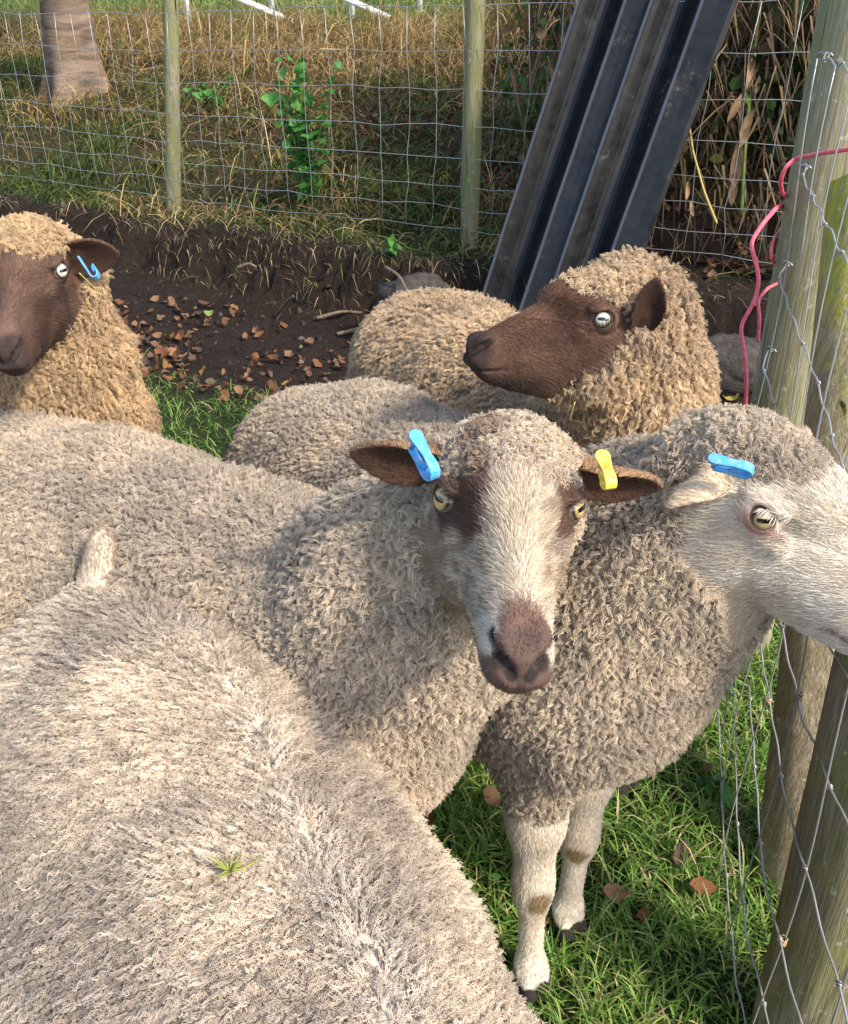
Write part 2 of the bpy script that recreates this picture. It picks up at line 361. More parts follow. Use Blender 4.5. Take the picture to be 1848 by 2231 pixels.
for (px, py, k, sc, lab) in [(1523, 1947, 0, .8, 'rust brown fallen leaf on the lawn close to the netting posts'), (1337, 1960, 1, .62, 'curled tan fallen leaf on the lawn right of the pale legs'),
        (1070, 1750, 1, .65, 'pale brown curled leaf just behind the pale sheep front leg'), (915, 1820, 2, .75, 'dark brown fallen leaf between the woolly back and pale legs'), (880, 1800, 4, .6, 'rust coloured fallen leaf beside the woolly back'),
        (1185, 2035, 1, .5, 'small tan leaf between the two pale front hooves'), (1400, 2010, 0, .5, 'small reddish leaf half buried in the lawn grass'), (1540, 1690, 1, .6, 'tan leaf on the lawn beside the netting foot'), (1480, 1870, 5, .55, 'dark crumpled leaf in the lawn shade')]:
    p = ground_at(px, py, .02); fallen_leaf(p, k, sc, lab, None, .5)
o = fallen_leaf(ground_at(1592, 880, .03), 6, .9, 'bright yellow fallen leaf on the soil beside the pink twine', None)
# ================================================================ fences, sheet, posts, rails, tree
def wood_mat(name, c1, c2, alg, algamt, moss=None, cracks=(.03, .022, .016)):
    t = NT(name); tc = t.add('ShaderNodeTexCoord'); mp = t.add('ShaderNodeMapping'); t.link(tc.outputs['Object'], mp.inputs[0]); mp.inputs['Scale'].default_value = (1, 1, .07)
    g = t.noise(75, 6, .65, mp.outputs[0], .6); r = t.ramp([(.28, c1), (.70, c2)], g.outputs[0])
    n2 = t.noise(5.5, 5, .65, tc.outputs['Object']); a = t.ramp([(.5 - .22 * algamt, (0, 0, 0)), (.62, (1, 1, 1))], n2.outputs[0])
    mm = t.add('ShaderNodeMath', operation='MULTIPLY'); t.link(a.outputs[0], mm.inputs[0]); mm.inputs[1].default_value = algamt
    col = t.mix(mm.outputs[0], r.outputs[0], alg)
    ck = t.ramp([(.30, (1, 1, 1)), (.36, (0, 0, 0))], t.noise(30, 3, .5, mp.outputs[0], .9).outputs[0]); col = t.mix(ck.outputs[0], col, cracks)
    if moss:
        sx = t.add('ShaderNodeSeparateXYZ'); t.link(tc.outputs['Object'], sx.inputs[0]); n3 = t.noise(28, 6, .75, tc.outputs['Object'])
        ad = t.add('ShaderNodeMath', operation='MULTIPLY_ADD'); t.link(n3.outputs[0], ad.inputs[0]); ad.inputs[1].default_value = .60; m6 = t.add('ShaderNodeMath', operation='MULTIPLY'); m6.inputs[1].default_value = .6; t.link(sx.outputs[2], m6.inputs[0]); t.link(m6.outputs[0], ad.inputs[2])
        mr = t.ramp([(moss[0], (0, 0, 0)), (moss[1], (.92, .92, .92))], ad.outputs[0]); col = t.mix(mr.outputs[0], col, moss[2])
    mp2 = t.add('ShaderNodeMapping'); t.link(tc.outputs['Object'], mp2.inputs[0]); mp2.inputs['Scale'].default_value = (1, 1, .035)
    fg = t.noise(330, 4, .7, mp2.outputs[0], .3); fr_ = t.ramp([(.32, (.62, .60, .57)), (.66, (1.22, 1.2, 1.16))], fg.outputs[0]); col = t.mix(1.0, col, fr_.outputs[0], 'MULTIPLY')
    sp_ = t.ramp([(.62, (0, 0, 0)), (.68, (1, 1, 1))], t.noise(42, 5, .7, tc.outputs['Object']).outputs[0]); col = t.mix(sp_.outputs[0], col, tuple(x * 1.25 + .03 for x in c2))
    t.base(col, .85, .2); ad_ = t.add('ShaderNodeMath', operation='ADD'); t.link(g.outputs[0], ad_.inputs[0]); t.link(fg.outputs[0], ad_.inputs[1]); t.bump(ad_.outputs[0], .8, .005); return t.m
def post(name, base, top, r0, r1, mat, seed, parent=None, n=20, rings=16, slope=0.0):
    base = np.asarray(base, float); top = np.asarray(top, float); ax_ = top - base; Lh = np.linalg.norm(ax_); B = basis(ax_, (0.01, -1, 0.02)); rr = np.random.RandomState(seed)
    V = []
    for i in range(rings + 1):
        t = i / rings
        for k in range(n):
            a = 2 * math.pi * k / n; d = np.cos(a) * B[:, 0] + np.sin(a) * B[:, 2]
            q = np.array([math.cos(a) * 1.2 + seed, math.sin(a) * 1.2, t * Lh * 1.6]); w = 1 + .07 * (vnoise(q[None], 2.0, seed)[0] - .5) * 2
            V.append(ax_ * t + d * (r0 + (r1 - r0) * t) * w + (B[:, 1] * slope * math.cos(a) * r1 if i == rings else 0))
    V.append(ax_ * 1.0 + B[:, 1] * .004); F = [(i * n + k, i * n + (k + 1) % n, (i + 1) * n + (k + 1) % n, (i + 1) * n + k) for i in range(rings) for k in range(n)]
    F += [(rings * n + k, rings * n + (k + 1) % n, (rings + 1) * n) for k in range(n)]
    o = mesh_obj(name, np.array(V), F, mat, None, smooth=True, loc=base)
    if parent is not None: adopt(o, parent)
    return o
M_WIRE = simple_mat('galvanised_wire', (.42, .43, .43), .42, .5, .55)
M_STAKE = wood_mat('stake_wood', (.19, .17, .115), (.36, .335, .25), (.20, .235, .075), .75)
M_POST = wood_mat('old_post_wood', (.21, .19, .14), (.43, .40, .31), (.27, .30, .12), .6)
M_POSTB = wood_mat('mossy_post_wood', (.19, .155, .10), (.46, .39, .28), (.24, .26, .08), .35, moss=(.80, .99, (.44, .44, .03)))
M_POSTC = wood_mat('dark_post_wood', (.14, .122, .092), (.33, .29, .215), (.22, .235, .06), .6)
# ---- stock fence at the back
fr = empty('wire_fence', (.215, 4.53, .17)); tag(fr, 'galvanised stock fence on round wooden stakes along the foot of the bank', 'fence')
for i, (x, y) in enumerate(FENCE[1:7]):
    lean = [(0, 0), (0, 0), (.20, 0), (.0, 0), (0, 0), (0, 0)][i]
    b = np.array([x, y, float(zg(x, y)) - .12]); post('post', b, b + np.array([lean[0], lean[1], 1.75]), .043, .040, M_STAKE, 60 + i, fr, 14, 10)
HW = [.086, .183, .284, .40, .538, .687, .847, 1.019]
acc = [0.0]
for i in range(1, len(FENCE)): acc.append(acc[-1] + np.linalg.norm(FENCE[i] - FENCE[i - 1]))
acc = np.array(acc)
def fpos(sv):
    x = np.interp(sv, acc, FENCE[:, 0]); y = np.interp(sv, acc, FENCE[:, 1]); hb = np.interp(sv, acc, FBASE); return x + .030 * .55, y - .045, hb
sv = np.arange(acc[1] - .5, acc[6] + 1.0, .15)
for k, hgt in enumerate(HW):
    x, y, hb = fpos(sv); z = hb + hgt + .012 * (vnoise(np.stack([sv, 0 * sv + k * 3.1, 0 * sv], -1), 1.3, 3) - .5) + .005 * R2.randn(len(sv)); y = y + .006 * R2.randn(len(sv))
    V, F = tube(np.stack([x, y, z], 1), .0017, 5); mesh_obj('line_wire', V, F, M_WIRE, fr)
    if k == 0: zlow = z
    zhi = z
for i, s0 in enumerate(sv):
    x, y, hb = fpos(s0); pts = [(x + .007 * R2.randn(), y - .002 + .004 * R2.randn(), hb + hgt) for hgt in HW]; V, F = tube(np.array(pts), .0014, 5); mesh_obj('stay_wire', V, F, M_WIRE, fr)
# ---- corrugated black roofing sheet leaning on the fence
def roof_sheet():
    bl = np.array([.195, 3.915, -.09]); tl = np.array([.78, 4.30, 1.75]); axv = unit(tl - bl); Ln = np.linalg.norm(tl - bl); wd = np.array([.92, -.38, .0]); wd = unit(wd - axv * (wd @ axv)); nrm = np.cross(wd, axv)
    if nrm[1] > 0: nrm = -nrm
    prof = [(0, .018), (.004, .030), (.016, .030), (.021, .022), (.060, -.012), (.085, -.018), (.150, -.015), (.192, .012), (.199, .028), (.212, .028), (.217, .018), (.300, .015), (.304, .028), (.318, .028), (.323, .018), (.365, -.014), (.395, -.019), (.460, -.015), (.505, .012), (.512, .029), (.526, .029), (.531, .018), (.585, .015), (.632, .016), (.648, .008)]
    prof = [(0, .016), (.003, .029), (.012, .029), (.016, .020)]
    for a_, b_ in ((.016, .199), (.322, .512)):
        prof += [(a_ + (b_ - a_) * k_ / 11, .018 - .038 * math.sin(math.pi * k_ / 11) ** 1.3) for k_ in range(1, 11)]
        prof += [(b_, .029), (b_ + .009, .029), (b_ + .013, .019)]
        if b_ < .3: prof += [(.245, .0165), (.285, .0165), (.304, .019), (.308, .029), (.317, .029), (.321, .020)]
    prof += [(.58, .0165), (.632, .0165), (.648, .008)]
    prof = np.array(sorted(prof)); nL = 40; V = []
    for side in (1, -1):
        for i in range(nL + 1):
            t = i / nL
            for u, hgt in prof:
                p = bl + axv * Ln * t + wd * u * .89 + nrm * (hgt * 1.7 + .0022 * side + .012 * math.sin(t * 3.0 + 1) + .002 * math.sin(t * 31 + u * 20))
                if u > .64: p = p + wd * .006 * (vnoise(np.array([[t * 18, 0, 0]]), 1, 2)[0] - .5) * 2
                V.append(p)
    m = len(prof); o = (nL + 1) * m; F = []
    for i in range(nL):
        for k in range(m - 1):
            a = i * m + k; F.append((a, a + 1, a + m + 1, a + m)); F.append((o + a + m, o + a + m + 1, o + a + 1, o + a))
    for i in range(nL):
        for k in (0, m - 1): a = i * m + k; F.append((a, a + m, o + a + m, o + a) if k == 0 else (o + a, o + a + m, a + m, a))
    for k in range(m - 1): F.append((k + 1, k, o + k, o + k + 1)); a = nL * m + k; F.append((a, a + 1, o + a + 1, o + a))
    t = NT('black_plastic'); tc = t.add('ShaderNodeTexCoord'); n1 = t.noise(7, 6, .7, tc.outputs['Object'], .4); n2 = t.noise(60, 4, .6, tc.outputs['Object'])
    d = t.ramp([(.60, (0, 0, 0)), (.76, (1, 1, 1))], n1.outputs[0]); d2 = t.ramp([(.45, (0, 0, 0)), (.62, (1, 1, 1))], n2.outputs[0]); mm = t.mix(1.0, d.outputs[0], d2.outputs[0], 'MULTIPLY')
    base = t.ramp([(.35, (.006, .0065, .008)), (.75, (.018, .018, .019))], t.noise(22, 5, .6, tc.outputs['Object']).outputs[0])
    t.base(t.mix(mm, base.outputs[0], (.20, .165, .115)), .38, .35); rr = t.ramp([(.35, (.22, .22, .22)), (.7, (.5, .5, .5))], n1.outputs[0]); t.link(rr.outputs[0], t.b.inputs['Roughness'])
    t.bump(n2.outputs[0], .15, .003)
    lipw = np.tile(np.array([1.0 if h_ > .0275 else 0.0 for u_, h_ in prof]), 2 * (nL + 1)); av = t.add('ShaderNodeAttribute', attribute_name='Col'); src_ = t.b.inputs['Base Color'].links[0].from_socket; t.link(t.mix(av.outputs['Color'], src_, (.060, .070, .090)), t.b.inputs['Base Color'])  # rib lips tinted paler blue-grey: their sky-lit glint is put into the colour
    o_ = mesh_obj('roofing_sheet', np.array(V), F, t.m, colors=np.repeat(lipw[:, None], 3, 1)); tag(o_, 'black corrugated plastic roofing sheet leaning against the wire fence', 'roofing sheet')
    o_.data.polygons.foreach_set('use_smooth', np.zeros(len(o_.data.polygons), bool))
roof_sheet()
# ---- post group at the gate end of the netting
pf = empty('wire_netting_fence', (.62, 1.4, 0)); tag(pf, 'near wire netting fence on thick mossy posts beside the pale sheep', 'fence')
post('post', (.705, 1.71, -.1), (.705, 1.755, 1.75), .066, .062, M_POST, 3, pf, 28, 22)
post('strut', (.605, 1.03, -.08), (.680, 1.50, 1.045), .060, .066, M_POSTB, 8, pf, 28, 18, .35)
post('post', (.528, .785, -.15), (.500, .80, .80), .066, .063, M_POSTC, 14, pf, 28, 20)
NL = np.array([(.648, 1.70), (.612, 1.62), (.577, 1.45), (.535, 1.25), (.488, 1.05), (.447, .86), (.434, .70), (.42, .52), (.41, .32), (.40, .15)])
nacc = np.concatenate([[0], np.cumsum(np.linalg.norm(np.diff(NL, axis=0), axis=1))])
def npos(s): return np.interp(s, nacc, NL[:, 0]), np.interp(s, nacc, NL[:, 1])
NH = [1.185, 1.005, .84, .688, .545, .41, .285, .17, .06]
stay_s = np.arange(.10, nacc[-1], .145)
def nz(k, s): return NH[k] - .02 * s + .010 * math.sin(s * 3.1 + k)
for k, hgt in enumerate(NH):
    ss = np.unique(np.concatenate([np.linspace(0, nacc[-1], 90), stay_s])); x, y = npos(ss); ph = k * 1.7
    z = np.array([nz(k, s) for s in ss]) + .0035 * np.sin(ss * 56 + ph); x = x + .004 * np.sin(ss * 7 + ph)
    parts = [tube(np.stack([x, y, z], 1), .00135, 7)]
    for s in stay_s:
        xx, yy = npos(s); c0 = np.array([xx + .004 * math.sin(s * 7 + ph), yy, nz(k, s) + .0035 * math.sin(s * 56 + ph)])
        tt = np.linspace(0, 1, 12); a = tt * 4 * math.pi; d = unit(np.array([.3, 1, 0])); e = unit(np.cross(d, (0, 0, 1))); up_ = np.array([0, 0, 1.0])
        coil = c0 + d * ((tt - .5) * .007)[:, None] + .0026 * (np.cos(a)[:, None] * e + np.sin(a)[:, None] * up_); parts.append(tube(coil, .0011, 5))
    V, F = merge(parts); mesh_obj('line_wire', V, F, M_WIRE, pf)
    # staple loop where the wire is tied round the post
    if k < 6:
        x0, y0 = npos(0.0); tt = np.linspace(0, 1, 16); a = tt * 6 * math.pi
        lp_ = np.array([x0, y0, nz(k, 0)]) + np.stack([.004 * np.cos(a), -.02 + .05 * tt, .004 * np.sin(a)], 1); V, F = tube(lp_, .0017, 6); mesh_obj('wire_tie', V, F, M_WIRE, pf)
for s in stay_s:
    x, y = npos(s); zz = np.linspace(nz(0, s), nz(len(NH) - 1, s), 28); xx = x + .004 * math.sin(s * 7) - .004 + .006 * np.sin(zz * 9 + s * 5); V, F = tube(np.stack([xx, y + .004 * np.sin(zz * 7 + s), zz], 1), .00115, 6)
    mesh_obj('stay_wire', V, F, M_WIRE, pf)
M_STRAW = simple_mat('straw_twine', (.42, .30, .18), .85, .1)
def twine_knot(c, rad, hgt, turns):
    tt = np.linspace(0, 1, turns * 10); a = tt * turns * 6.283; c = np.asarray(c); pts = c + np.stack([rad * np.cos(a), rad * np.sin(a), (tt - .5) * hgt], 1) + .0008 * R2.randn(len(tt), 3)
    pr = [tube(pts, .0012, 5)]
    for _ in range(2):
        d = R2.randn(3) * .005; pr.append(tube([c, c + d * .6 + [0, 0, .002], c + d + [0, 0, -.006]], .0005, 4))
    V, F = merge(pr); mesh_obj('twine_knot', V, F, M_STRAW, pf)
for s, k, g_ in ((stay_s[5], 4, .020), (stay_s[3], 4, .012), (stay_s[6], 6, .010), (stay_s[4], 5, .008)):
    x, y = npos(s); twine_knot((x, y, nz(k, s)), .0042, g_, 6)
# ---- pink baler twine round the posts
M_TW = NT('pink_twine'); _tc = M_TW.add('ShaderNodeTexCoord'); _n = M_TW.noise(130, 3, .5, _tc.outputs['Object']); M_TW = (M_TW.base(M_TW.ramp([(.3, (.72, .10, .12)), (.7, (.86, .20, .28))], _n.outputs[0]).outputs[0], .55, .3))
def spline(pts, n=60):
    pts = np.array(pts, float); d = np.concatenate([[0], np.cumsum(np.linalg.norm(np.diff(pts, axis=0), axis=1))]); u = np.linspace(0, d[-1], n); o = np.stack([np.interp(u, d, pts[:, k]) for k in range(3)], 1)
    for _ in range(3): o[1:-1] = .25 * o[:-2] + .5 * o[1:-1] + .25 * o[2:]
    return o
tw = []
loop = [at(1735, 345, 1.60), at(1712, 362, 1.58), at(1700, 392, 1.60), at(1704, 420, 1.66), at(1725, 440, 1.74), at(1760, 452, 1.80)]
around = [at(1900, 320, 1.40), at(1848, 325, 1.42), at(1800, 332, 1.47), at(1760, 340, 1.53)] + loop
tw.append(tube(spline(around), .0036, 8))
hang = [at(1765, 430, 1.82), at(1725, 438, 1.76), at(1692, 452, 1.68), at(1660, 490, 1.64), at(1634, 530, 1.63), at(1648, 575, 1.63), at(1655, 610, 1.63), at(1645, 655, 1.64), at(1612, 712, 1.65), at(1622, 765, 1.66), at(1627, 830, 1.68), at(1622, 930, 1.72), at(1618, 1000, 1.76)]
tw.append(tube(spline(hang, 90), np.interp(np.linspace(0, 1, 90), [0, .3, .5, 1], [.0032, .0042, .0036, .0034]), 8))
tw.append(tube(spline([at(1745, 600, 1.84), at(1705, 612, 1.76), at(1672, 628, 1.68), at(1650, 655, 1.645), at(1656, 690, 1.65), at(1652, 745, 1.67)], 40), .003, 7))
tw.append(tube(spline([at(1740, 470, 1.84), at(1705, 492, 1.78), at(1684, 525, 1.72), at(1678, 560, 1.72), at(1700, 590, 1.78), at(1740, 600, 1.84)], 40), .003, 7))
V, F = merge(tw); tag(mesh_obj('baler_twine', V, F, M_TW), 'pink plastic twine looped round the thick post and hanging down', 'twine')
# ---- white rails above the bank
M_WHITE = simple_mat('white_paint', (.80, .80, .80), .5, .4)
wr = empty('white_rails', (-1.5, 9.3, 1.0)); tag(wr, 'white painted rails and short posts standing in the field above the bank', 'rails')
def rail(a, b, r): V, F = tube([a, lerp(np.asarray(a), np.asarray(b), .5), b], r, 10); mesh_obj('rail', V, F, M_WHITE, wr)
def on_top(px, Y): 
    zz = 1.0
    for _ in range(6):
        g_ = (px - CX) / FPX; dep = Y * math.cos(PITCH) + (H - zz) * math.sin(PITCH); X = g_ * dep; zz = float(zg(X, Y))
    return np.array([X, Y, zz])
for px, dx in ((640, -1.5), (852, -1.5)):
    e = on_top(px, 10.2); rail(e + (.0, 0, .02), e + np.array([dx, -.1, .62]), .030)
for px in (413, 594, 768, 915):
    e = on_top(px, 10.6); V, F = tube([e - (0, 0, .1), e + (0, 0, .9)], .03, 10); mesh_obj('post', V, F, M_WHITE, wr)
# ---- tree at the left
def tree():
    b = np.array([-2.72, 8.1, 0]); b[2] = float(zg(b[0], b[1])) - .1
    root = empty('tree', b); tag(root, 'thick brown tree trunk growing on the bank behind the first stake', 'tree')
    rr = np.random.RandomState(9); n = 26; V = []; hs = np.linspace(0, 4.2, 46)
    for h_ in hs:
        for k in range(n):
            a = 2 * math.pi * k / n; fl_ = .17 * math.exp(-h_ / .22) * (1 + .9 * math.cos(a * 4 + .6)); r = .185 - .018 * h_ + fl_ * .6
            r *= 1 + .10 * (vnoise(np.array([[math.cos(a) * 2.2, math.sin(a) * 2.2, h_ * .7]]), 1.6, 3)[0] - .5) + .05 * (vnoise(np.array([[math.cos(a) * 5, math.sin(a) * 5, h_ * 3]]), 2, 4)[0] - .5)
            V.append(b + (math.cos(a) * r + .03 * math.sin(h_ * 1.1), math.sin(a) * r, h_))
    F = [(i * n + k, i * n + (k + 1) % n, (i + 1) * n + (k + 1) % n, (i + 1) * n + k) for i in range(len(hs) - 1) for k in range(n)]
    t = NT('bark'); tc = t.add('ShaderNodeTexCoord'); mp = t.add('ShaderNodeMapping'); t.link(tc.outputs['Object'], mp.inputs[0]); mp.inputs['Scale'].default_value = (.35, .35, 1.6)
    n1 = t.noise(9, 6, .65, mp.outputs[0], .5); n2 = t.noise(3.5, 4, .6, tc.outputs['Object'])
    c = t.ramp([(.3, (.075, .052, .038)), (.55, (.21, .155, .115)), (.75, (.30, .22, .16))], n1.outputs[0]); t.base(t.mix(t.ramp([(.5, (0, 0, 0)), (.7, (1, 1, 1))], n2.outputs[0]).outputs[0], c.outputs[0], (.30, .19, .10)), .9, .15); t.bump(n1.outputs[0], .8, .03)
    mesh_obj('trunk', np.array(V), F, t.m, root)
    tips = []; parts = []
    for k in range(9):
        a = 2 * math.pi * k / 9 + rr.rand(); z0 = 2.9 + 1.2 * rr.rand(); p0 = b + (0, 0, z0); Lr = 1.6 + 1.2 * rr.rand()
        pts = [p0, p0 + Lr * .4 * np.array([math.cos(a), math.sin(a), .6]), p0 + Lr * np.array([math.cos(a), math.sin(a), 1.0 + .4 * rr.rand()])]; parts.append(tube(spline(pts, 8), np.linspace(.075, .018, 8), 8)); tips += list(spline(pts, 8)[3:])
    V, F = merge(parts); mesh_obj('limbs', V, F, t.m, root)
    M = 5200; tips = np.array(tips); c_ = tips[rr.randint(len(tips), size=M)] + rr.randn(M, 3) * .42
    V, F = leaf_disc(c_, unit(rr.randn(M, 3) + np.array([0, 0, .8])), .035 + .035 * rr.rand(M), unit(rr.randn(M, 3)), 1.2, 5); cc = np.repeat(pick([(.06, .11, .02), (.12, .14, .03), (.24, .18, .04)], [4, 2, 1], M), 6, 0)
    mesh_obj('crown', V, F, M_LEAF, root, colors=cc)
tree()
# ---- green weed behind the fence: stems and leaves, each leaf its own piece
def leafy_leaf(seed, L=.06, Wd=.028):
    LV, LF = leaf_mesh_data(seed, L, Wd, .5, .25); o = mesh_obj('leaf', LV + np.array([L / 2, 0, 0]), LF, M_GREEN); me = o.data; bpy.data.objects.remove(o); return me
def green_mat(name, c):
    t = NT(name); oi = t.add('ShaderNodeObjectInfo'); r = t.ramp([(0, tuple(x * .6 for x in c)), (1, tuple(x * 1.35 for x in c))], oi.outputs['Random']); t.base(r.outputs[0], .5, .35)
    tr = t.add('ShaderNodeBsdfTranslucent'); t.link(r.outputs[0], tr.inputs[0]); mx = t.add('ShaderNodeMixShader'); mx.inputs[0].default_value = .3; t.link(t.b.outputs[0], mx.inputs[1]); t.link(tr.outputs[0], mx.inputs[2]); t.link(mx.outputs[0], t.out.inputs[0]); return t.m
M_GREEN = green_mat('weed_green', (.085, .25, .05)); M_STEM = simple_mat('weed_stem', (.10, .15, .04), .6)
LM_ = [leafy_leaf(70 + k, .05 + .012 * k, .022 + .005 * k) for k in range(3)]
def weed(px, py, Yb, label, stems, hgt, spread, nleaf, name='leafy_weed', size=1.0):
    z = .3
    for _ in range(5):
        dep = Yb * math.cos(PITCH) + (H - z) * math.sin(PITCH); X = (px - CX) / FPX * dep; z = float(zg(X, Yb))
    b = np.array([X, Yb, z]); root = empty(name, b); tag(root, label, 'plant')
    for k in range(stems):
        a = R2.rand() * 6.28; tp = b + np.array([spread * R2.randn() * .6 - spread * .3, -.05 + spread * .3 * R2.randn(), hgt * (.55 + .5 * R2.rand())])
        pts = spline([b + .03 * R2.randn(3) * [1, 1, 0], lerp(b, tp, .55) + [.02 * R2.randn(), -.03, .05], tp], 12); V, F = tube(pts, np.linspace(.005, .0018, 12), 6); mesh_obj('stem', V, F, M_STEM, root)
        for j in range(nleaf):
            p = pts[1 + int(10 * (j + .5) / nleaf)]; o = bpy.data.objects.new('leaf', LM_[R2.randint(3)]); COL.objects.link(o); o.location = p
            o.rotation_euler = (R2.randn() * .5, .2 + .5 * R2.randn(), R2.rand() * 6.28); o.scale = (size * (.7 + .7 * R2.rand()),) * 3; adopt(o, root)
weed(672, 420, 5.45, 'bright green leafy weed climbing behind the fence between two stakes', 13, .80, .17, 15, size=.95)
weed(480, 130, 7.2, 'low green weed on the bank, left of the bright climbing weed', 4, .25, .2, 7)
weed(1150, 130, 5.6, 'small green bramble beside the roofing sheet top', 3, .3, .18, 6)
weed(865, 500, 4.45, 'single pale green seedling in front of the fence by the stake', 1, .14, .05, 4, size=.9)
weed(1545, 1660, 1.28, 'broad leaved dock seedling in the lawn beside the netting', 2, .035, .03, 3, size=.45)
# ---- dark overgrown hedge behind the fence at the right
def hedge():
    root = empty('hedge', (1.9, 4.6, .9)); tag(root, 'dark overgrown hedge behind the fence between roofing sheet and thick post', 'hedge')
    rr = np.random.RandomState(21); st = []
    for k in range(170):
        x = rr.uniform(.55, 3.4); y = np.interp(x, FENCE[:, 0], FENCE[:, 1]) + rr.uniform(.35, 1.3); z = float(zg(x, y)); p0 = np.array([x, y, z]); h_ = rr.uniform(.5, 1.7)
        p2 = p0 + np.array([rr.randn() * .25, rr.randn() * .15 - .15, h_]); st.append(tube(spline([p0, lerp(p0, p2, .5) + rr.randn(3) * .06, p2], 7), np.linspace(.007, .003, 7) * rr.uniform(.6, 1.4), 5))
    V, F = merge(st); mesh_obj('stems', V, F, wood_mat('hedge_stem', (.06, .045, .03), (.20, .15, .09), (.07, .08, .03), .5), root)
    M = 22000; x = rr.uniform(.45, 3.8, M); y = np.interp(x, FENCE[:, 0], FENCE[:, 1]) + .30 + rr.gamma(2.0, .28, M); z = zg(x, y) + rr.uniform(0, 1, M) ** 1.3 * np.where(rr.rand(M) < .7, 1.5, .6)
    m = z > 1.35 - .55 * (x - .5) * 0 - .75 * (rr.rand(M) < .16) ; x, y, z = x[m], y[m], z[m]; M = len(x)
    V, F = leaf_disc(np.stack([x, y, z], 1), unit(rr.randn(M, 3) * .8 + np.array([0, -.6, .6])), .014 + .018 * rr.rand(M), unit(rr.randn(M, 3)), 1.25, 6); cc = np.repeat(pick([(.035, .075, .018), (.05, .10, .02), (.12, .15, .03), (.16, .10, .05)], [4, 3, 1, 2], M), 7, 0)
    mesh_obj('foliage', V, F, M_LEAF, root, colors=cc)
    # dead hanging blades
    M = 2600; x = rr.uniform(.5, 3.0, M); y = np.interp(x, FENCE[:, 0], FENCE[:, 1]) + rr.uniform(.12, .8, M); z = zg(x, y) + rr.uniform(.1, 1.1, M); P_ = np.stack([x, y, z], 1)
    c = pick([(.20, .13, .07), (.34, .25, .13), (.10, .07, .045)], [3, 1.4, 3], M); o = blade_mesh('dead_blades', P_, unit(rr.randn(M, 3) * .3 + np.array([0, -.4, -.5])), .1 + .22 * rr.rand(M), .005 + .006 * rr.rand(M), 1.5 + rr.rand(M), c, c, M_DRY, 3, parent=root); o['kind'] = 'stuff'
hedge()
def stalk(pts, leaves, name, label, col, r):
    p = spline(pts, 40); root = empty(name, p[-1]); tag(root, label, 'plant'); V, F = tube(p, np.linspace(r, r * 1.3, 40), 7); mesh_obj('stem', V, F, simple_mat(name + '_green', col, .6), root)
    for (px, py, d, L, a, ci) in leaves:
        L = L * .62; LV, LF = leaf_mesh_data(int(px) % 97, L, L * .13, .3, .6); th = math.radians(a); ux = unit(at(px + 100 * math.cos(th), py + 100 * math.sin(th), d) - at(px, py, d)); B = basis(ux, CC - at(px, py, d))
        Vw = at(px, py, d) + (LV[:, :1] + L / 2) * B[:, 1] + LV[:, 1:2] * B[:, 0] + LV[:, 2:] * B[:, 2]; mesh_obj('dry_leaf', Vw, LF, M_DRY, root, colors=np.tile(np.array(ci), (len(LV), 1)))
tn = (.38, .24, .13)
stalk([at(1660, -40, 3.95), at(1650, 60, 3.93), at(1640, 150, 3.92), at(1630, 250, 3.92), at(1622, 340, 3.95), at(1616, 470, 4.0)],
      [(1640, 130, 3.88, .22, 100, tn), (1615, 212, 3.87, .20, 118, tn), (1635, 250, 3.87, .24, 108, tn), (1610, 320, 3.9, .30, 98, tn), (1600, 380, 3.9, .22, 95, (.30, .19, .11)), (1648, 55, 3.9, .12, 85, tn), (1628, 205, 3.87, .09, 85, (.25, .30, .07)), (1655, 170, 3.9, .13, 105, tn)],
      'weed_stalk', 'tall green stalk with withered brown leaves behind the fence, right of the sheet', (.20, .26, .06), .0065)
stalk([at(1500, 260, 3.85), at(1510, 330, 3.8), at(1535, 420, 3.78), at(1562, 487, 3.8)], [(1500, 400, 3.8, .11, 95, tn), (1505, 440, 3.8, .1, 80, (.32, .2, .12))], 'straw_stem', 'bent yellow straw stem hanging beside the roofing sheet edge', (.40, .32, .10), .004)
# ---- stones and twigs on the bare soil
def stone(c, r, seed, label):
    bm_v = []; n, m = 18, 12; rr = np.random.RandomState(seed)
    for i in range(m + 1):
        for k in range(n):
            a = math.pi * i / m; b_ = 2 * math.pi * k / n; d = np.array([math.sin(a) * math.cos(b_), math.sin(a) * math.sin(b_), math.cos(a)]); w = 1 + .8 * (fnoise((d * 1.3 + seed)[None], 1.9, 4, seed)[0] - .5); bm_v.append(d * np.array(r) * w)
    F = [(i * n + k, (i + 1) * n + k, (i + 1) * n + (k + 1) % n, i * n + (k + 1) % n) for i in range(m) for k in range(n)]
    t = NT('stone_grey'); tc = t.add('ShaderNodeTexCoord'); nn = t.noise(24, 6, .7, tc.outputs['Object']); t.base(t.ramp([(.35, (.035, .028, .024)), (.6, (.075, .066, .060)), (.8, (.15, .138, .13))], nn.outputs[0]).outputs[0], .9, .2); t.bump(nn.outputs[0], .7, .02)
    tag(mesh_obj('stone', np.array(bm_v), F, t.m, loc=c), label, 'stone')
def gz(px, py, lift=0):
    p = ground_at(px, py, .1)
    for _ in range(6): p = ground_at(px, py, float(zg(p[0], p[1])))
    return p + np.array([0, 0, lift])
stone(gz(905, 620, -.06), (.16, .10, .10), 5, 'grey stone bedded in the earth edge beneath the stake'); stone(gz(985, 600, -.045), (.10, .08, .06), 7, 'small grey stone close to the roofing sheet foot'); stone(gz(1600, 745, -.075), (.18, .12, .10), 9, 'grey stone on the soil behind the pink twine')
M_TWIG = wood_mat('twig_bark', (.12, .09, .065), (.28, .21, .15), (.1, .1, .06), .2)
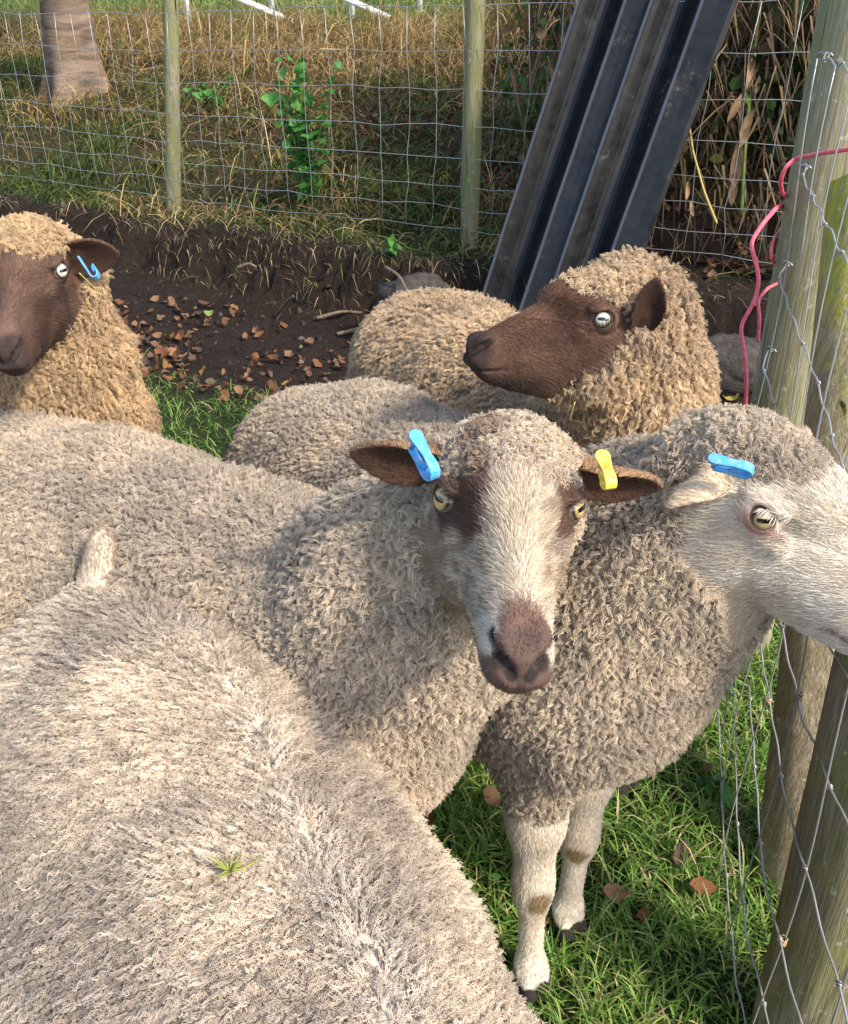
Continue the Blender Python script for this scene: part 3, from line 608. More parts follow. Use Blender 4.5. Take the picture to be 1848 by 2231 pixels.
for (a, b_, lab) in [((735, 735), (830, 728), 'straight bare twig on the soil behind the woolly rump'), ((690, 700), (790, 690), 'crooked twig lying above the straight twig on the soil'), ((605, 690), (640, 655), 'short pale root sticking out of the bare soil'), ((520, 590), (560, 592), 'short thick twig on the upper bare soil'), ((840, 590), (890, 650), 'pale root hanging from the earth edge by the stone')]:
    p0, p1 = gz(*a, .015), gz(*b_, .02); md = lerp(p0, p1, .5) + np.array([.01, 0, .02]); V, F = tube(spline([p0, md, p1], 14), np.linspace(.009, .005, 14), 7); tag(mesh_obj('twig', V, F, M_TWIG), lab, 'twig')
# ================================================================ sheep: implicit bodies meshed with surface nets
class Field:
    def __init__(s, lo, hi, focus=None, h=.012, hf=.0026):
        s.ax = []
        for k in range(3):
            a, b = lo[k], hi[k]; pts = [a]; x = a
            while x < b:
                step = h
                if focus is not None:
                    d = max(focus[0][k] - x, x - focus[1][k], 0)
                    step = min(h, hf + d * .22)
                x += step; pts.append(x)
            s.ax.append(np.array(pts))
        s.F = np.full([len(a) for a in s.ax], .12, np.float32)
    def sub(s, lo, hi):
        sl = []
        for k in range(3):
            i0 = np.searchsorted(s.ax[k], lo[k]); i1 = np.searchsorted(s.ax[k], hi[k])
            sl.append(slice(max(i0 - 1, 0), min(i1 + 1, len(s.ax[k]))))
        sl = tuple(sl)
        X, Y, Z = np.meshgrid(s.ax[0][sl[0]], s.ax[1][sl[1]], s.ax[2][sl[2]], indexing='ij')
        return sl, np.stack([X, Y, Z], -1)
    def smin(s, sl, d, k):
        a = s.F[sl]; h = np.clip(.5 + .5 * (a - d) / k, 0, 1)
        s.F[sl] = a + (d - a) * h - k * h * (1 - h)
    def smax(s, sl, d, k):
        a = s.F[sl]; h = np.clip(.5 - .5 * (a - d) / k, 0, 1)
        s.F[sl] = a + (d - a) * h + k * h * (1 - h)
    def cone(s, a, b, ra, rb, k=.03):
        a = np.asarray(a, float); b = np.asarray(b, float); m = max(ra, rb) + k + .03
        sl, P = s.sub(np.minimum(a, b) - m, np.maximum(a, b) + m)
        if P.size == 0: return
        ab = b - a; t = np.clip((P - a) @ ab / (ab @ ab + 1e-12), 0, 1)
        d = np.linalg.norm(P - a - t[..., None] * ab, axis=-1) - (ra + (rb - ra) * t)
        s.smin(sl, d, k)
    def ell(s, c, r, B=None, k=.02, cut=False):
        c = np.asarray(c, float); r = np.asarray(r, float); m = r.max() + k + .03
        sl, P = s.sub(c - m, c + m)
        if P.size == 0: return
        q = P - c
        if B is not None: q = q @ B
        k0 = np.linalg.norm(q / r, axis=-1); k1 = np.linalg.norm(q / (r * r), axis=-1) + 1e-9
        d = k0 * (k0 - 1) / k1
        if cut: s.smax(sl, -d, k)
        else: s.smin(sl, d, k)
    def capsule_cut(s, pts, rads, k):
        for (a, b), (ra, rb) in zip(zip(pts[:-1], pts[1:]), zip(rads[:-1], rads[1:])):
            a = np.asarray(a, float); b = np.asarray(b, float); m = max(ra, rb) + k + .01
            sl, P = s.sub(np.minimum(a, b) - m, np.maximum(a, b) + m)
            if P.size == 0: continue
            ab = b - a; t = np.clip((P - a) @ ab / (ab @ ab + 1e-12), 0, 1)
            d = np.linalg.norm(P - a - t[..., None] * ab, axis=-1) - (ra + (rb - ra) * t)
            s.smax(sl, -d, k)
    def mesh(s):
        F = s.F; S = F < 0
        nx, ny, nz = F.shape
        c = np.zeros((nx - 1, ny - 1, nz - 1), np.int8)
        for i in (0, 1):
            for j in (0, 1):
                for k in (0, 1): c += S[i:nx - 1 + i, j:ny - 1 + j, k:nz - 1 + k]
        act = (c > 0) & (c < 8); I = np.argwhere(act)
        idm = np.full(act.shape, -1, np.int64); idm[act] = np.arange(len(I))
        off = np.array([(i, j, k) for i in (0, 1) for j in (0, 1) for k in (0, 1)])
        vals = np.stack([F[I[:, 0] + o[0], I[:, 1] + o[1], I[:, 2] + o[2]] for o in off], 1)
        pos = np.stack([np.stack([s.ax[0][I[:, 0] + o[0]], s.ax[1][I[:, 1] + o[1]], s.ax[2][I[:, 2] + o[2]]], 1) for o in off], 1)
        acc = np.zeros((len(I), 3)); cnt = np.zeros(len(I))
        for a in range(8):
            for b in range(a + 1, 8):
                if np.abs(off[a] - off[b]).sum() != 1: continue
                va, vb = vals[:, a], vals[:, b]; m = (va < 0) != (vb < 0)
                t = np.where(m, va / np.where(m, va - vb, 1), 0)
                acc += np.where(m[:, None], pos[:, a] + t[:, None] * (pos[:, b] - pos[:, a]), 0); cnt += m
        V = acc / cnt[:, None]
        Q = []
        for axn in range(3):
            a, b = [(1, 2), (2, 0), (0, 1)][axn]
            s0 = [slice(None)] * 3; s1 = [slice(None)] * 3
            s0[axn] = slice(0, -1); s1[axn] = slice(1, None)
            d = S[tuple(s0)] != S[tuple(s1)]
            E = np.argwhere(d)
            E = E[(E[:, a] > 0) & (E[:, b] > 0) & (E[:, a] < F.shape[a] - 1) & (E[:, b] < F.shape[b] - 1)]
            inside = S[E[:, 0], E[:, 1], E[:, 2]]
            def cell(da, db):
                e = E.copy(); e[:, a] -= da; e[:, b] -= db; return idm[e[:, 0], e[:, 1], e[:, 2]]
            q = np.stack([cell(1, 1), cell(0, 1), cell(0, 0), cell(1, 0)], 1)
            q[~inside] = q[~inside][:, ::-1]
            Q.append(q)
        Q = np.concatenate(Q); Q = Q[(Q >= 0).all(1)]
        return V, Q
def vert_normals(V, Q):
    n = np.cross(V[Q[:, 2]] - V[Q[:, 0]], V[Q[:, 3]] - V[Q[:, 1]]); N = np.zeros_like(V)
    for k in range(4): np.add.at(N, Q[:, k], n)
    return unit(N)

# head cross-sections: y, ztop, zbot, half-width top / middle / bottom   (eye level at y = 0, muzzle towards +y)
HS = np.array([
    (-.120, .018, -.050, .034, .044, .036),
    (-.085, .038, -.085, .042, .054, .042),
    (-.045, .049, -.108, .046, .059, .040),
    (-.010, .050, -.114, .046, .0570, .034),
    (.020, .043, -.114, .037, .0480, .028),
    (.050, .031, -.112, .030, .0410, .025),
    (.080, .014, -.107, .026, .0370, .025),
    (.110, -.002, -.102, .024, .0350, .026),
    (.135, -.014, -.094, .024, .0325, .024),
    (.153, -.025, -.084, .0230, .0310, .021),
    (.165, -.035, -.077, .0195, .0260, .016),
    (.174, -.046, -.070, .010, .0145, .010)])
_ys = np.linspace(-.13, .185, 127)
_tab = np.stack([np.interp(_ys, HS[:, 0], HS[:, k]) for k in range(1, 6)], 1)
for _ in range(5):
    _p = np.pad(_tab, ((1, 1), (0, 0)), 'edge'); _tab[:-4] = (.25 * _p[:-2] + .5 * _p[1:-1] + .25 * _p[2:])[:-4]
def head_loft(q, wide=1.0):
    y = q[..., 1]; g = [np.interp(y, _ys, _tab[:, k]) for k in range(5)]
    zt, zb, wt, wm, wb = g
    c = (zt + zb) * .5; h = np.maximum((zt - zb) * .5, .004); s = (q[..., 2] - c) / h; sc = np.clip(s, -1, 1)
    w = wide * (1 - .20 * sstep(y, .0, .115)) * np.where(sc > 0, wm + (wt - wm) * sc ** 2, wm + (wb - wm) * sc ** 2)
    n = 2.35
    r = (np.abs(q[..., 0] / w) ** n + np.abs(s) ** n) ** (1 / n)
    d = (r - 1) * np.minimum(w, h)
    return np.maximum(d, np.maximum(y - .1775, -.125 - y))

def ear_sdf(q, L, W, cup, th=.0035, fold=0.0):
    """q in ear frame: x across, y along (base 0, tip L), z opening side"""
    u = np.clip(q[..., 1] / L, 0, 1)
    hw = W * np.interp(u, [0, .12, .3, .55, .75, .9, 1], [.55, .75, .96, 1.0, .78, .44, .08])
    cc = cup * np.interp(u, [0, .3, 1], [1.5, 1.0, .45])
    x = q[..., 0]
    z = q[..., 2] - cc * x * x / W + fold * u * u * L
    dx = np.abs(x) - hw; dy = np.maximum(-q[..., 1], q[..., 1] - L)
    dz = np.abs(z) - th * (1.25 - .5 * u)
    o = np.stack([np.maximum(dx, 0), np.maximum(dy, 0), np.maximum(dz, 0)], -1)
    return np.linalg.norm(o, axis=-1) + np.minimum(np.maximum(dz, np.maximum(dx, dy)), 0) - .0012

EYE = np.array([.0520, .002, .004]); EYE_DIR = unit(np.array([.80, .52, .24])); EYE_R = .0162
def eye_frame(side):
    c = EYE * (side, 1, 1); e = EYE_DIR * (side, 1, 1)
    along = unit(np.array([0, 1.0, -.25]) - e * (np.array([0, 1.0, -.25]) @ e))
    return c, e, along, np.cross(e, along)

def build_head(f, R, t, spec):
    """adds the head to field f; R columns = head axes in the world, t = origin"""
    Rm = np.asarray(R); t = np.asarray(t); W = lambda p: Rm @ np.asarray(p, float) + t
    lo = t - .24; hi = t + .24
    sl, P = f.sub(lo, hi); q = (P - t) @ Rm
    f.smin(sl, head_loft(q, spec.get('wide', 1.0)), .02)
    # forehead dome, cheeks, brow ridges, jaw
    f.ell(W((0, -.045, .024)), (.050, .06, .034), Rm, .02)
    f.ell(W((0, .015, .024)), (.040, .05, .026), Rm, .02)
    for s in (-1, 1):
        f.ell(W((s * .033, -.035, -.065)), (.020, .046, .040), Rm, .022)       # masseter
        c, e, al, up = eye_frame(s)
        f.ell(W(c + np.array([-s * .003, -.001, .0155])), (.013, .024, .0065), Rm, .009)  # brow
        f.ell(W(c + np.array([-s * .010, .016, -.020])), (.009, .020, .009), Rm, .012)  # cheekbone
        f.ell(W(c + e * -.004), np.array([.0225, .0192, .0165]), Rm @ np.stack([al, up, e], 1), .006)  # lids
        f.ell(W((s * .0145, .150, -.064)), (.0115, .024, .0155), Rm, .010)       # upper lip
        f.ell(W((s * .0130, .158, -.040)), (.0105, .016, .014), Rm, .009)        # nostril wing
    f.ell(W((0, .166, -.045)), (.012, .010, .011), Rm, .010)
    f.ell(W((0, .132, -.081)), (.0165, .025, .0105), Rm, .010)                    # lower lip and chin
    # carve: eye opening, nostrils, lip cleft, mouth line, tear groove
    for s in (-1, 1):
        c, e, al, up = eye_frame(s)
        f.ell(W(c + e * .012 + up * .0006), np.array([.0155, .0112, .0175]), Rm @ np.stack([al, up, e], 1), .0035, cut=True)
        f.capsule_cut([W((s * .0060, .1765, -.058)), W((s * .0115, .1745, -.051)), W((s * .0185, .166, -.042)), W((s * .0225, .156, -.034))],
                      [.0030, .0046, .0056, .0030], .0025)
        f.capsule_cut([W((0, .175, -.0735)), W((s * .012, .172, -.0742)), W((s * .0205, .157, -.0742)), W((s * .0260, .135, -.0725)), W((s * .030, .108, -.068))],
                      [.0024, .0024, .0025, .0024, .0016], .0035)
    f.capsule_cut([W((0, .179, -.060)), W((0, .177, -.073))], [.0017, .0022], .003)
    # ears
    for ear in spec['ears']:
        B = basis(ear['dir'], ear['open']); b = np.asarray(ear['base'], float)
        tipw = W(b + B[:, 1] * ear['L'] * .5); m = ear['L'] * .62 + .04
        sl, P = f.sub(tipw - m, tipw + m); qe = ((P - t) @ Rm - b) @ B
        f.smin(sl, ear_sdf(qe, ear['L'], ear['W'], ear['cup'], fold=ear.get('fold', 0)), .006)
        f.cone(W(b - B[:, 1] * .022), W(b + B[:, 1] * .012), .017, .010, .016)
# ---------------------------------------------------------------- the five sheep (world metres)
# g: z -> y limit of the wool on the head (wool where y < g(z))
SHEEP = [
 dict(key='mottled',
  head=dict(R=[[-0.9972, 0.0053, 0.0749], [0.0017, -0.9956, 0.0939], [0.075, 0.0938, 0.9928]], t=(0.0738, 0.7254, 0.8953), wide=1.02,
   ears=[dict(base=(.058, -.052, .020), dir=(.97, .06, .02), open=(.05, .90, -.30), L=.084, W=.0215, cup=.6),
         dict(base=(-.058, -.052, .022), dir=(-.97, .02, -.15), open=(-.1, .80, -.50), L=.088, W=.021, cup=.7)]),
  chain=[((-1.02, 1.56, .49), .165), ((-.80, 1.42, .48), .20), ((-.48, 1.20, .485), .215), ((-.24, 1.05, .50), .200), ((-.12, .96, .55), .165)],
  neck=[((-.12, .96, .55), .160), ((-.005, .875, .70), .118), ((.066, .815, .84), .072)],
  chest=[((-.085, .88, .53), .125)],
  legs=[((-.14, .90, .40), (-.10, .93, .0)), ((-.07, 1.08, .40), (-.02, 1.1, .0)), ((-.9, 1.36, .40), (-.92, 1.38, 0)), ((-.8, 1.55, .40), (-.82, 1.57, 0))]),
 dict(key='pale',
  head=dict(R=[[-0.6812, 0.6884, 0.2492], [-0.7308, -0.6596, -0.1756], [0.0435, -0.3017, 0.9524]], t=(0.357, 0.8323, 0.8423), wide=1.0,
   ears=[dict(base=(.055, -.050, .016), dir=(.80, -.35, .06), open=(.15, .45, -.85), L=.058, W=.0175, cup=.7, fold=-.50),
         dict(base=(-.058, -.055, .018), dir=(-.95, .10, -.12), open=(-.1, .75, -.62), L=.08, W=.02, cup=.8)]),
  chain=[((-.20, 1.60, .47), .155), ((-.10, 1.48, .48), .185), ((.04, 1.26, .49), .205), ((.14, 1.08, .52), .172), ((.20, .99, .555), .146)],
  neck=[((.20, .99, .56), .155), ((.265, .95, .69), .125), ((.325, .905, .79), .080)],
  chest=[((.195, .92, .565), .112)],
  legs=[((.145, .905, .47), (.155, .875, .0)), ((.235, .985, .47), (.22, .975, .0)), ((-.16, 1.45, .38), (-.18, 1.5, 0)), ((-.05, 1.55, .38), (-.06, 1.6, 0))]),
 dict(key='dark_profile',
  head=dict(R=[[-0.4117, -0.9064, 0.0947], [0.8962, -0.3839, 0.2223], [-0.1651, 0.1764, 0.9704]], t=(0.2250, 1.3129, 0.8720), wide=1.0,
   ears=[dict(base=(-.058, -.058, .000), dir=(-.40, .10, .90), open=(-.80, .45, -.40), L=.074, W=.021, cup=.9),
         dict(base=(.056, -.060, .012), dir=(.85, -.3, .3), open=(.3, .8, -.4), L=.08, W=.021, cup=.8)]),
  chain=[((.00, 2.22, .45), .165), ((.05, 2.08, .46), .19), ((.17, 1.80, .48), .20), ((.27, 1.60, .50), .175), ((.32, 1.48, .52), .15)],
  neck=[((.32, 1.47, .56), .14), ((.325, 1.42, .72), .108), ((.305, 1.375, .84), .085)],
  chest=[((.33, 1.40, .48), .115)],
  legs=[((.32, 1.36, .40), (.36, 1.27, .0)), ((.42, 1.45, .40), (.43, 1.45, .0)), ((-.03, 2.05, .38), (-.05, 2.1, 0)), ((.11, 2.15, .38), (.11, 2.2, 0))]),
 dict(key='dark_front',
  head=dict(R=[[-0.9907, 0.1357, -0.0041], [-0.1346, -0.9857, -0.1014], [-0.0178, -0.0999, 0.9948]], t=(-0.5977, 1.4069, 0.9090), wide=1.0,
   ears=[dict(base=(-.056, -.048, .010), dir=(-.93, .05, .00), open=(-.15, .95, -.10), L=.080, W=.029, cup=.45),
         dict(base=(.058, -.050, .018), dir=(.95, .05, .05), open=(.1, .85, -.45), L=.082, W=.024, cup=.7)]),
  chain=[((-1.3, 2.0, .48), .17), ((-1.15, 1.92, .49), .20), ((-.95, 1.78, .49), .20), ((-.76, 1.66, .50), .165), ((-.68, 1.60, .52), .14)],
  neck=[((-.655, 1.59, .56), .142), ((-.635, 1.54, .70), .108), ((-.615, 1.49, .86), .082)],
  chest=[((-.66, 1.54, .48), .11)],
  legs=[((-.70, 1.5, .40), (-.70, 1.48, .0)), ((-.60, 1.62, .40), (-.60, 1.62, .0)), ((-1.2, 1.8, .38), (-1.2, 1.8, 0)), ((-1.1, 2.05, .38), (-1.1, 2.1, 0))]),
 dict(key='rump', head=None, ridge=(tuple(ground_at(430, 1470, .640)), tuple(ground_at(871, 2231, .615))), ridge_r=.022,
  chain=[((-.36, .875, .47), .185), ((-.27, .75, .465), .205), ((-.15, .52, .45), .195), ((-.02, .30, .44), .18), ((.05, .16, .46), .15)],
  neck=[((.05, .16, .50), .14), ((.12, .04, .54), .10)],
  chest=[], tail=[((-.380, .935, .60), .034), ((-.399, .975, .655), .020), ((-.393, .985, .695), .013), ((-.390, .987, .715), .009)],
  legs=[((-.44, .80, .38), (-.46, .83, 0)), ((-.24, .88, .38), (-.26, .92, 0)), ((-.1, .14, .4), (-.1, .13, 0)), ((.10, .26, .4), (.12, .26, 0))]),
]
RNG = np.random.RandomState(11)
def hair_obj(name, P, rad, col, mat, parent):
    """P (S,K,3) strand points, rad (S,K) radii, col (S,3): one hair-curves object"""
    S, K = P.shape[:2]
    cu = bpy.data.hair_curves.new(name); cu.add_curves([K] * S)
    cu.attributes['position'].data.foreach_set('vector', P.astype(np.float32).ravel())
    ra = cu.attributes.get('radius') or cu.attributes.new('radius', 'FLOAT', 'POINT')
    ra.data.foreach_set('value', rad.astype(np.float32).ravel())
    ca = cu.attributes.new('Col', 'FLOAT_COLOR', 'CURVE')
    c4 = np.ones((S, 4), np.float32); c4[:, :3] = np.clip(col, 0, 1); ca.data.foreach_set('color', c4.ravel())
    cu.materials.append(mat)
    o = bpy.data.objects.new(name, cu); COL.objects.link(o)
    if parent is not None: adopt(o, parent)
    return o
def sample(V, Q, N, dens):
    """random points on the mesh; dens = points per square metre for every vertex"""
    T = np.concatenate([Q[:, [0, 1, 2]], Q[:, [0, 2, 3]]]); a, b, c = V[T[:, 0]], V[T[:, 1]], V[T[:, 2]]
    ar = .5 * np.linalg.norm(np.cross(b - a, c - a), axis=1); w = ar * dens[T].mean(1)
    n = int(w.sum())
    if n <= 0: return np.zeros((0, 3)), np.zeros((0, 3)), np.zeros(0, int)
    cdf = np.cumsum(w); ti = np.searchsorted(cdf, (np.arange(n) + RNG.rand(n)) / n * cdf[-1]); ti = np.minimum(ti, len(T) - 1)
    r1 = np.sqrt(RNG.rand(n)); r2 = RNG.rand(n); A = (1 - r1)[:, None]; B = (r1 * (1 - r2))[:, None]; Cc = (r1 * r2)[:, None]
    t = T[ti]
    return A * V[t[:, 0]] + B * V[t[:, 1]] + Cc * V[t[:, 2]], unit(A * N[t[:, 0]] + B * N[t[:, 1]] + Cc * N[t[:, 2]]), t[:, 0]
def view_weight(P, N):
    x, y, z = project(P)
    inside = (x > -260) & (x < 2110) & (y > -300) & (y < 2500) & (z > .05)
    facing = np.einsum('ij,ij->i', N, unit(CC - P))
    return np.where(inside & (facing > -.45), 1.0, .16)
def strands(p, n, flow, L, th0, th1, K, wob=0.0, wobn=1.0, spiral=0.0, turns=1.0, bend=1.0):
    """centre lines: p,n,flow (M,3), L (M,) -> (M,K,3)"""
    M = len(p); t = np.linspace(0, 1, K)
    th = th0[:, None] + (th1 - th0)[:, None] * t[None] ** bend
    d = np.cos(th)[..., None] * n[:, None] + np.sin(th)[..., None] * flow[:, None]
    C = np.zeros((M, K, 3)); C[:, 1:] = np.cumsum(.5 * (d[:, 1:] + d[:, :-1]), 1) * (L / (K - 1))[:, None, None]
    C += p[:, None]
    e1 = unit(np.cross(n, flow)); ph = RNG.rand(M, 1) * 6.283; rr = (np.minimum(t * 2.5, 1))[None]
    if np.ndim(wob) or wob: C += (np.reshape(wob, (-1, 1)) * rr * np.sin(ph + 6.283 * np.reshape(wobn, (-1, 1)) * t[None]))[..., None] * e1[:, None]
    if np.ndim(spiral) or spiral:
        sp = np.reshape(spiral, (-1, 1)) * rr; sg = np.where(RNG.rand(M, 1) < .5, 1, -1); a = ph + sg * 6.283 * np.reshape(turns, (-1, 1)) * t[None]
        e2 = np.cross(np.broadcast_to(e1[:, None], d.shape), d)
        C += (sp * np.cos(a))[..., None] * e1[:, None] + (sp * np.sin(a))[..., None] * e2
    return C, d
def tangent(v, n): return unit(v - n * np.einsum('ij,ij->i', v, n)[:, None])

def make_wool(name, V, Q, N, wmask, hcap, flow_fn, colfn, style, root, mat):
    dens = np.clip((wmask - .12) / .5, 0, 1) * view_weight(V, N) / style['gap'] ** 2 * (1 + 1.0 * hcap)
    p, n, vi = sample(V, Q, N, dens)
    M = len(p)
    if not M: return
    k = style['per']; K = style.get('K', 9)
    cap = hcap[vi]                                        # 0 body .. 1 head cap (short tight curls)
    low = fnoise(p, 14, 2, 5) - .5
    L = style['L'] * (.72 + .56 * RNG.rand(M)) * (1 + .9 * low) * np.where(cap > .5, style.get('capL', .7), 1) * (.35 + .65 * wmask[vi])
    fl = flow_fn(p, n) + style['mess'] * (np.stack([fnoise(p, 26, 2, s) for s in (21, 31, 41)], 1) - .5) * 2 + style['mess'] * .5 * RNG.randn(M, 3)
    fl = np.where((cap > .5)[:, None], fl * .5 + .8 * RNG.randn(M, 3), fl)
    fl = tangent(fl, n)
    th0 = np.radians(style['th'][0] + 14 * RNG.randn(M)); th1 = np.radians(style['th'][1] + 16 * RNG.randn(M))
    th1 = np.where(cap > .5, th1 * .8, th1)
    Cn, d = strands(p - n * .003, n, fl, L, th0, th1, K, style['wob'] * (.6 + .8 * RNG.rand(M)), style['wobn'] * (.8 + .4 * RNG.rand(M)),
                    style['spi'] * (.6 + .8 * RNG.rand(M)), style['turns'] * (.7 + .6 * RNG.rand(M)), style.get('bend', 1.0))
    t = np.linspace(0, 1, K)
    e1 = unit(np.cross(n, fl)); e2 = np.cross(np.broadcast_to(e1[:, None], d.shape), d)
    ang = RNG.rand(M, k) * 6.283; rr = np.sqrt(RNG.rand(M, k)) * style['r']
    taper = (1 - style['tap'] * t ** 1.3)
    P = Cn[:, None] + (rr * np.cos(ang))[..., None, None] * taper[:, None] * e1[:, None, None, :] + (rr * np.sin(ang))[..., None, None] * taper[:, None] * e2[:, None]
    P = P + style.get('fuzz', .0008) * RNG.randn(M, k, K, 3) * t[:, None]
    lenf = (.80 + .2 * RNG.rand(M, k, 1, 1)); P = P[:, :, :1] + (P - P[:, :, :1]) * lenf
    col = colfn(p, vi)[:, None] * (1 + style.get('cvar', .13) * RNG.randn(M, 1, 1)) * (1 + .07 * RNG.randn(M, k, 1))
    rad = style['rad'] * (1 - .55 * t)[None, None] * (.75 + .5 * RNG.rand(M, k, 1))
    o = hair_obj(name, P.reshape(-1, K, 3), rad.reshape(-1, K), col.reshape(-1, 3), mat, root)
    print('   ', name, M * k, 'strands', round(time.time() - T0, 1))
    return o
def make_short(name, V, Q, N, mask, flow_fn, colfn, root, mat, dens=420000, L=.009, rad=.00030, th=(62, 82), K=5, lscale=None):
    d = mask * view_weight(V, N) * dens
    p, n, vi = sample(V, Q, N, d); M = len(p)
    if not M: return
    fl = tangent(flow_fn(p, n) + .22 * RNG.randn(M, 3) + .5 * (np.stack([fnoise(p, 60, 2, s) for s in (2, 12, 22)], 1) - .5), n)
    Ls = L * (.6 + .8 * RNG.rand(M))
    if lscale is not None: Ls = Ls * lscale(p)
    P, _ = strands(p - n * .0006, n, fl, Ls, np.radians(th[0] + 9 * RNG.randn(M)), np.radians(th[1] + 8 * RNG.randn(M)), K)
    col = colfn(p, vi) * (1 + .20 * RNG.randn(M, 1))
    t = np.linspace(0, 1, K)
    hair_obj(name, P, np.broadcast_to(rad * (1 - .7 * t), (M, K)) * (.7 + .6 * RNG.rand(M, 1)), col, mat, root)

M_WOOL = attr_mat('wool', .75, .12, .28); M_HAIR = attr_mat('short_hair', .5, .35, .12); M_SKIN = attr_mat('skin', .75, .2, 0)
def wool_skin_mat():
    t = NT('fleece_skin'); a = t.add('ShaderNodeAttribute', attribute_name='Col'); t.base(a.outputs['Color'], .8, .2)
    tc = t.add('ShaderNodeTexCoord'); n = t.noise(520, 3, .6, tc.outputs['Object']); t.bump(n.outputs[0], .35, .002); return t.m
M_BODY = wool_skin_mat()
def eye_mat(name, iris, edge):
    t = NT(name); a = t.add('ShaderNodeAttribute', attribute_name='Col'); t.base(a.outputs['Color'], .08, .6)
    t.b.inputs['Coat Weight'].default_value = 1.0; t.b.inputs['Coat Roughness'].default_value = .03; return t.m
M_EYE = eye_mat('eye_surface', 0, 0)
STY = dict(
 fine=dict(gap=.0037, per=5, L=.020, th=(28, 84), wob=.0009, wobn=3.8, spi=.0008, turns=3.2, r=.0021, tap=.46, mess=.40, rad=.00040, K=13, fuzz=.0006, cvar=.21),
 curly=dict(gap=.0050, per=8, L=.0170, th=(4, 64), wob=.0007, wobn=2.0, spi=.0021, turns=1.35, r=.0034, tap=.48, mess=.55, rad=.00046, K=10, fuzz=.0007, cvar=.15, capL=.62),
 locks=dict(gap=.0064, per=9, L=.025, th=(10, 76), wob=.0010, wobn=2.2, spi=.0021, turns=1.8, r=.0038, tap=.48, mess=.50, rad=.00054, K=10, fuzz=.0008, cvar=.16, capL=.75))

def leg(f, tp, bt, front=True, r=1.0):
    tp = np.array(tp, float); bt = np.array(bt, float); kn = lerp(tp, bt, .52); kn[2] = .205
    fet = lerp(kn, bt, .74); dirn = np.array([bt[0] - kn[0], bt[1] - kn[1], 0])
    f.cone(tp, lerp(tp, kn, .55), .050 * r, .034 * r, .04); f.cone(lerp(tp, kn, .5), kn, .034 * r, .0235 * r, .03)
    f.cone(kn + (0, 0, .018), kn - (0, 0, .02), .0240 * r, .0220 * r, .018)
    f.cone(kn, fet, .0185 * r, .0160 * r, .02)
    f.ell(fet, (.0215 * r, .0215 * r, .024 * r), None, .015)
    return kn, fet
def hoof(f, bt, fwd):
    fwd = unit(np.array([fwd[0], fwd[1], 0.0])); sd_ = np.array([-fwd[1], fwd[0], 0])
    for s in (-1, 1):
        f.cone(bt + sd_ * s * .011 + np.array([0, 0, .05]), bt + sd_ * s * .0125 + fwd * .016 + np.array([0, 0, .014]), .0135, .0145, .006)
    sl, P = f.sub(bt - .08, bt + .08)
    f.smax(sl, -P[..., 2] + .002, .002)

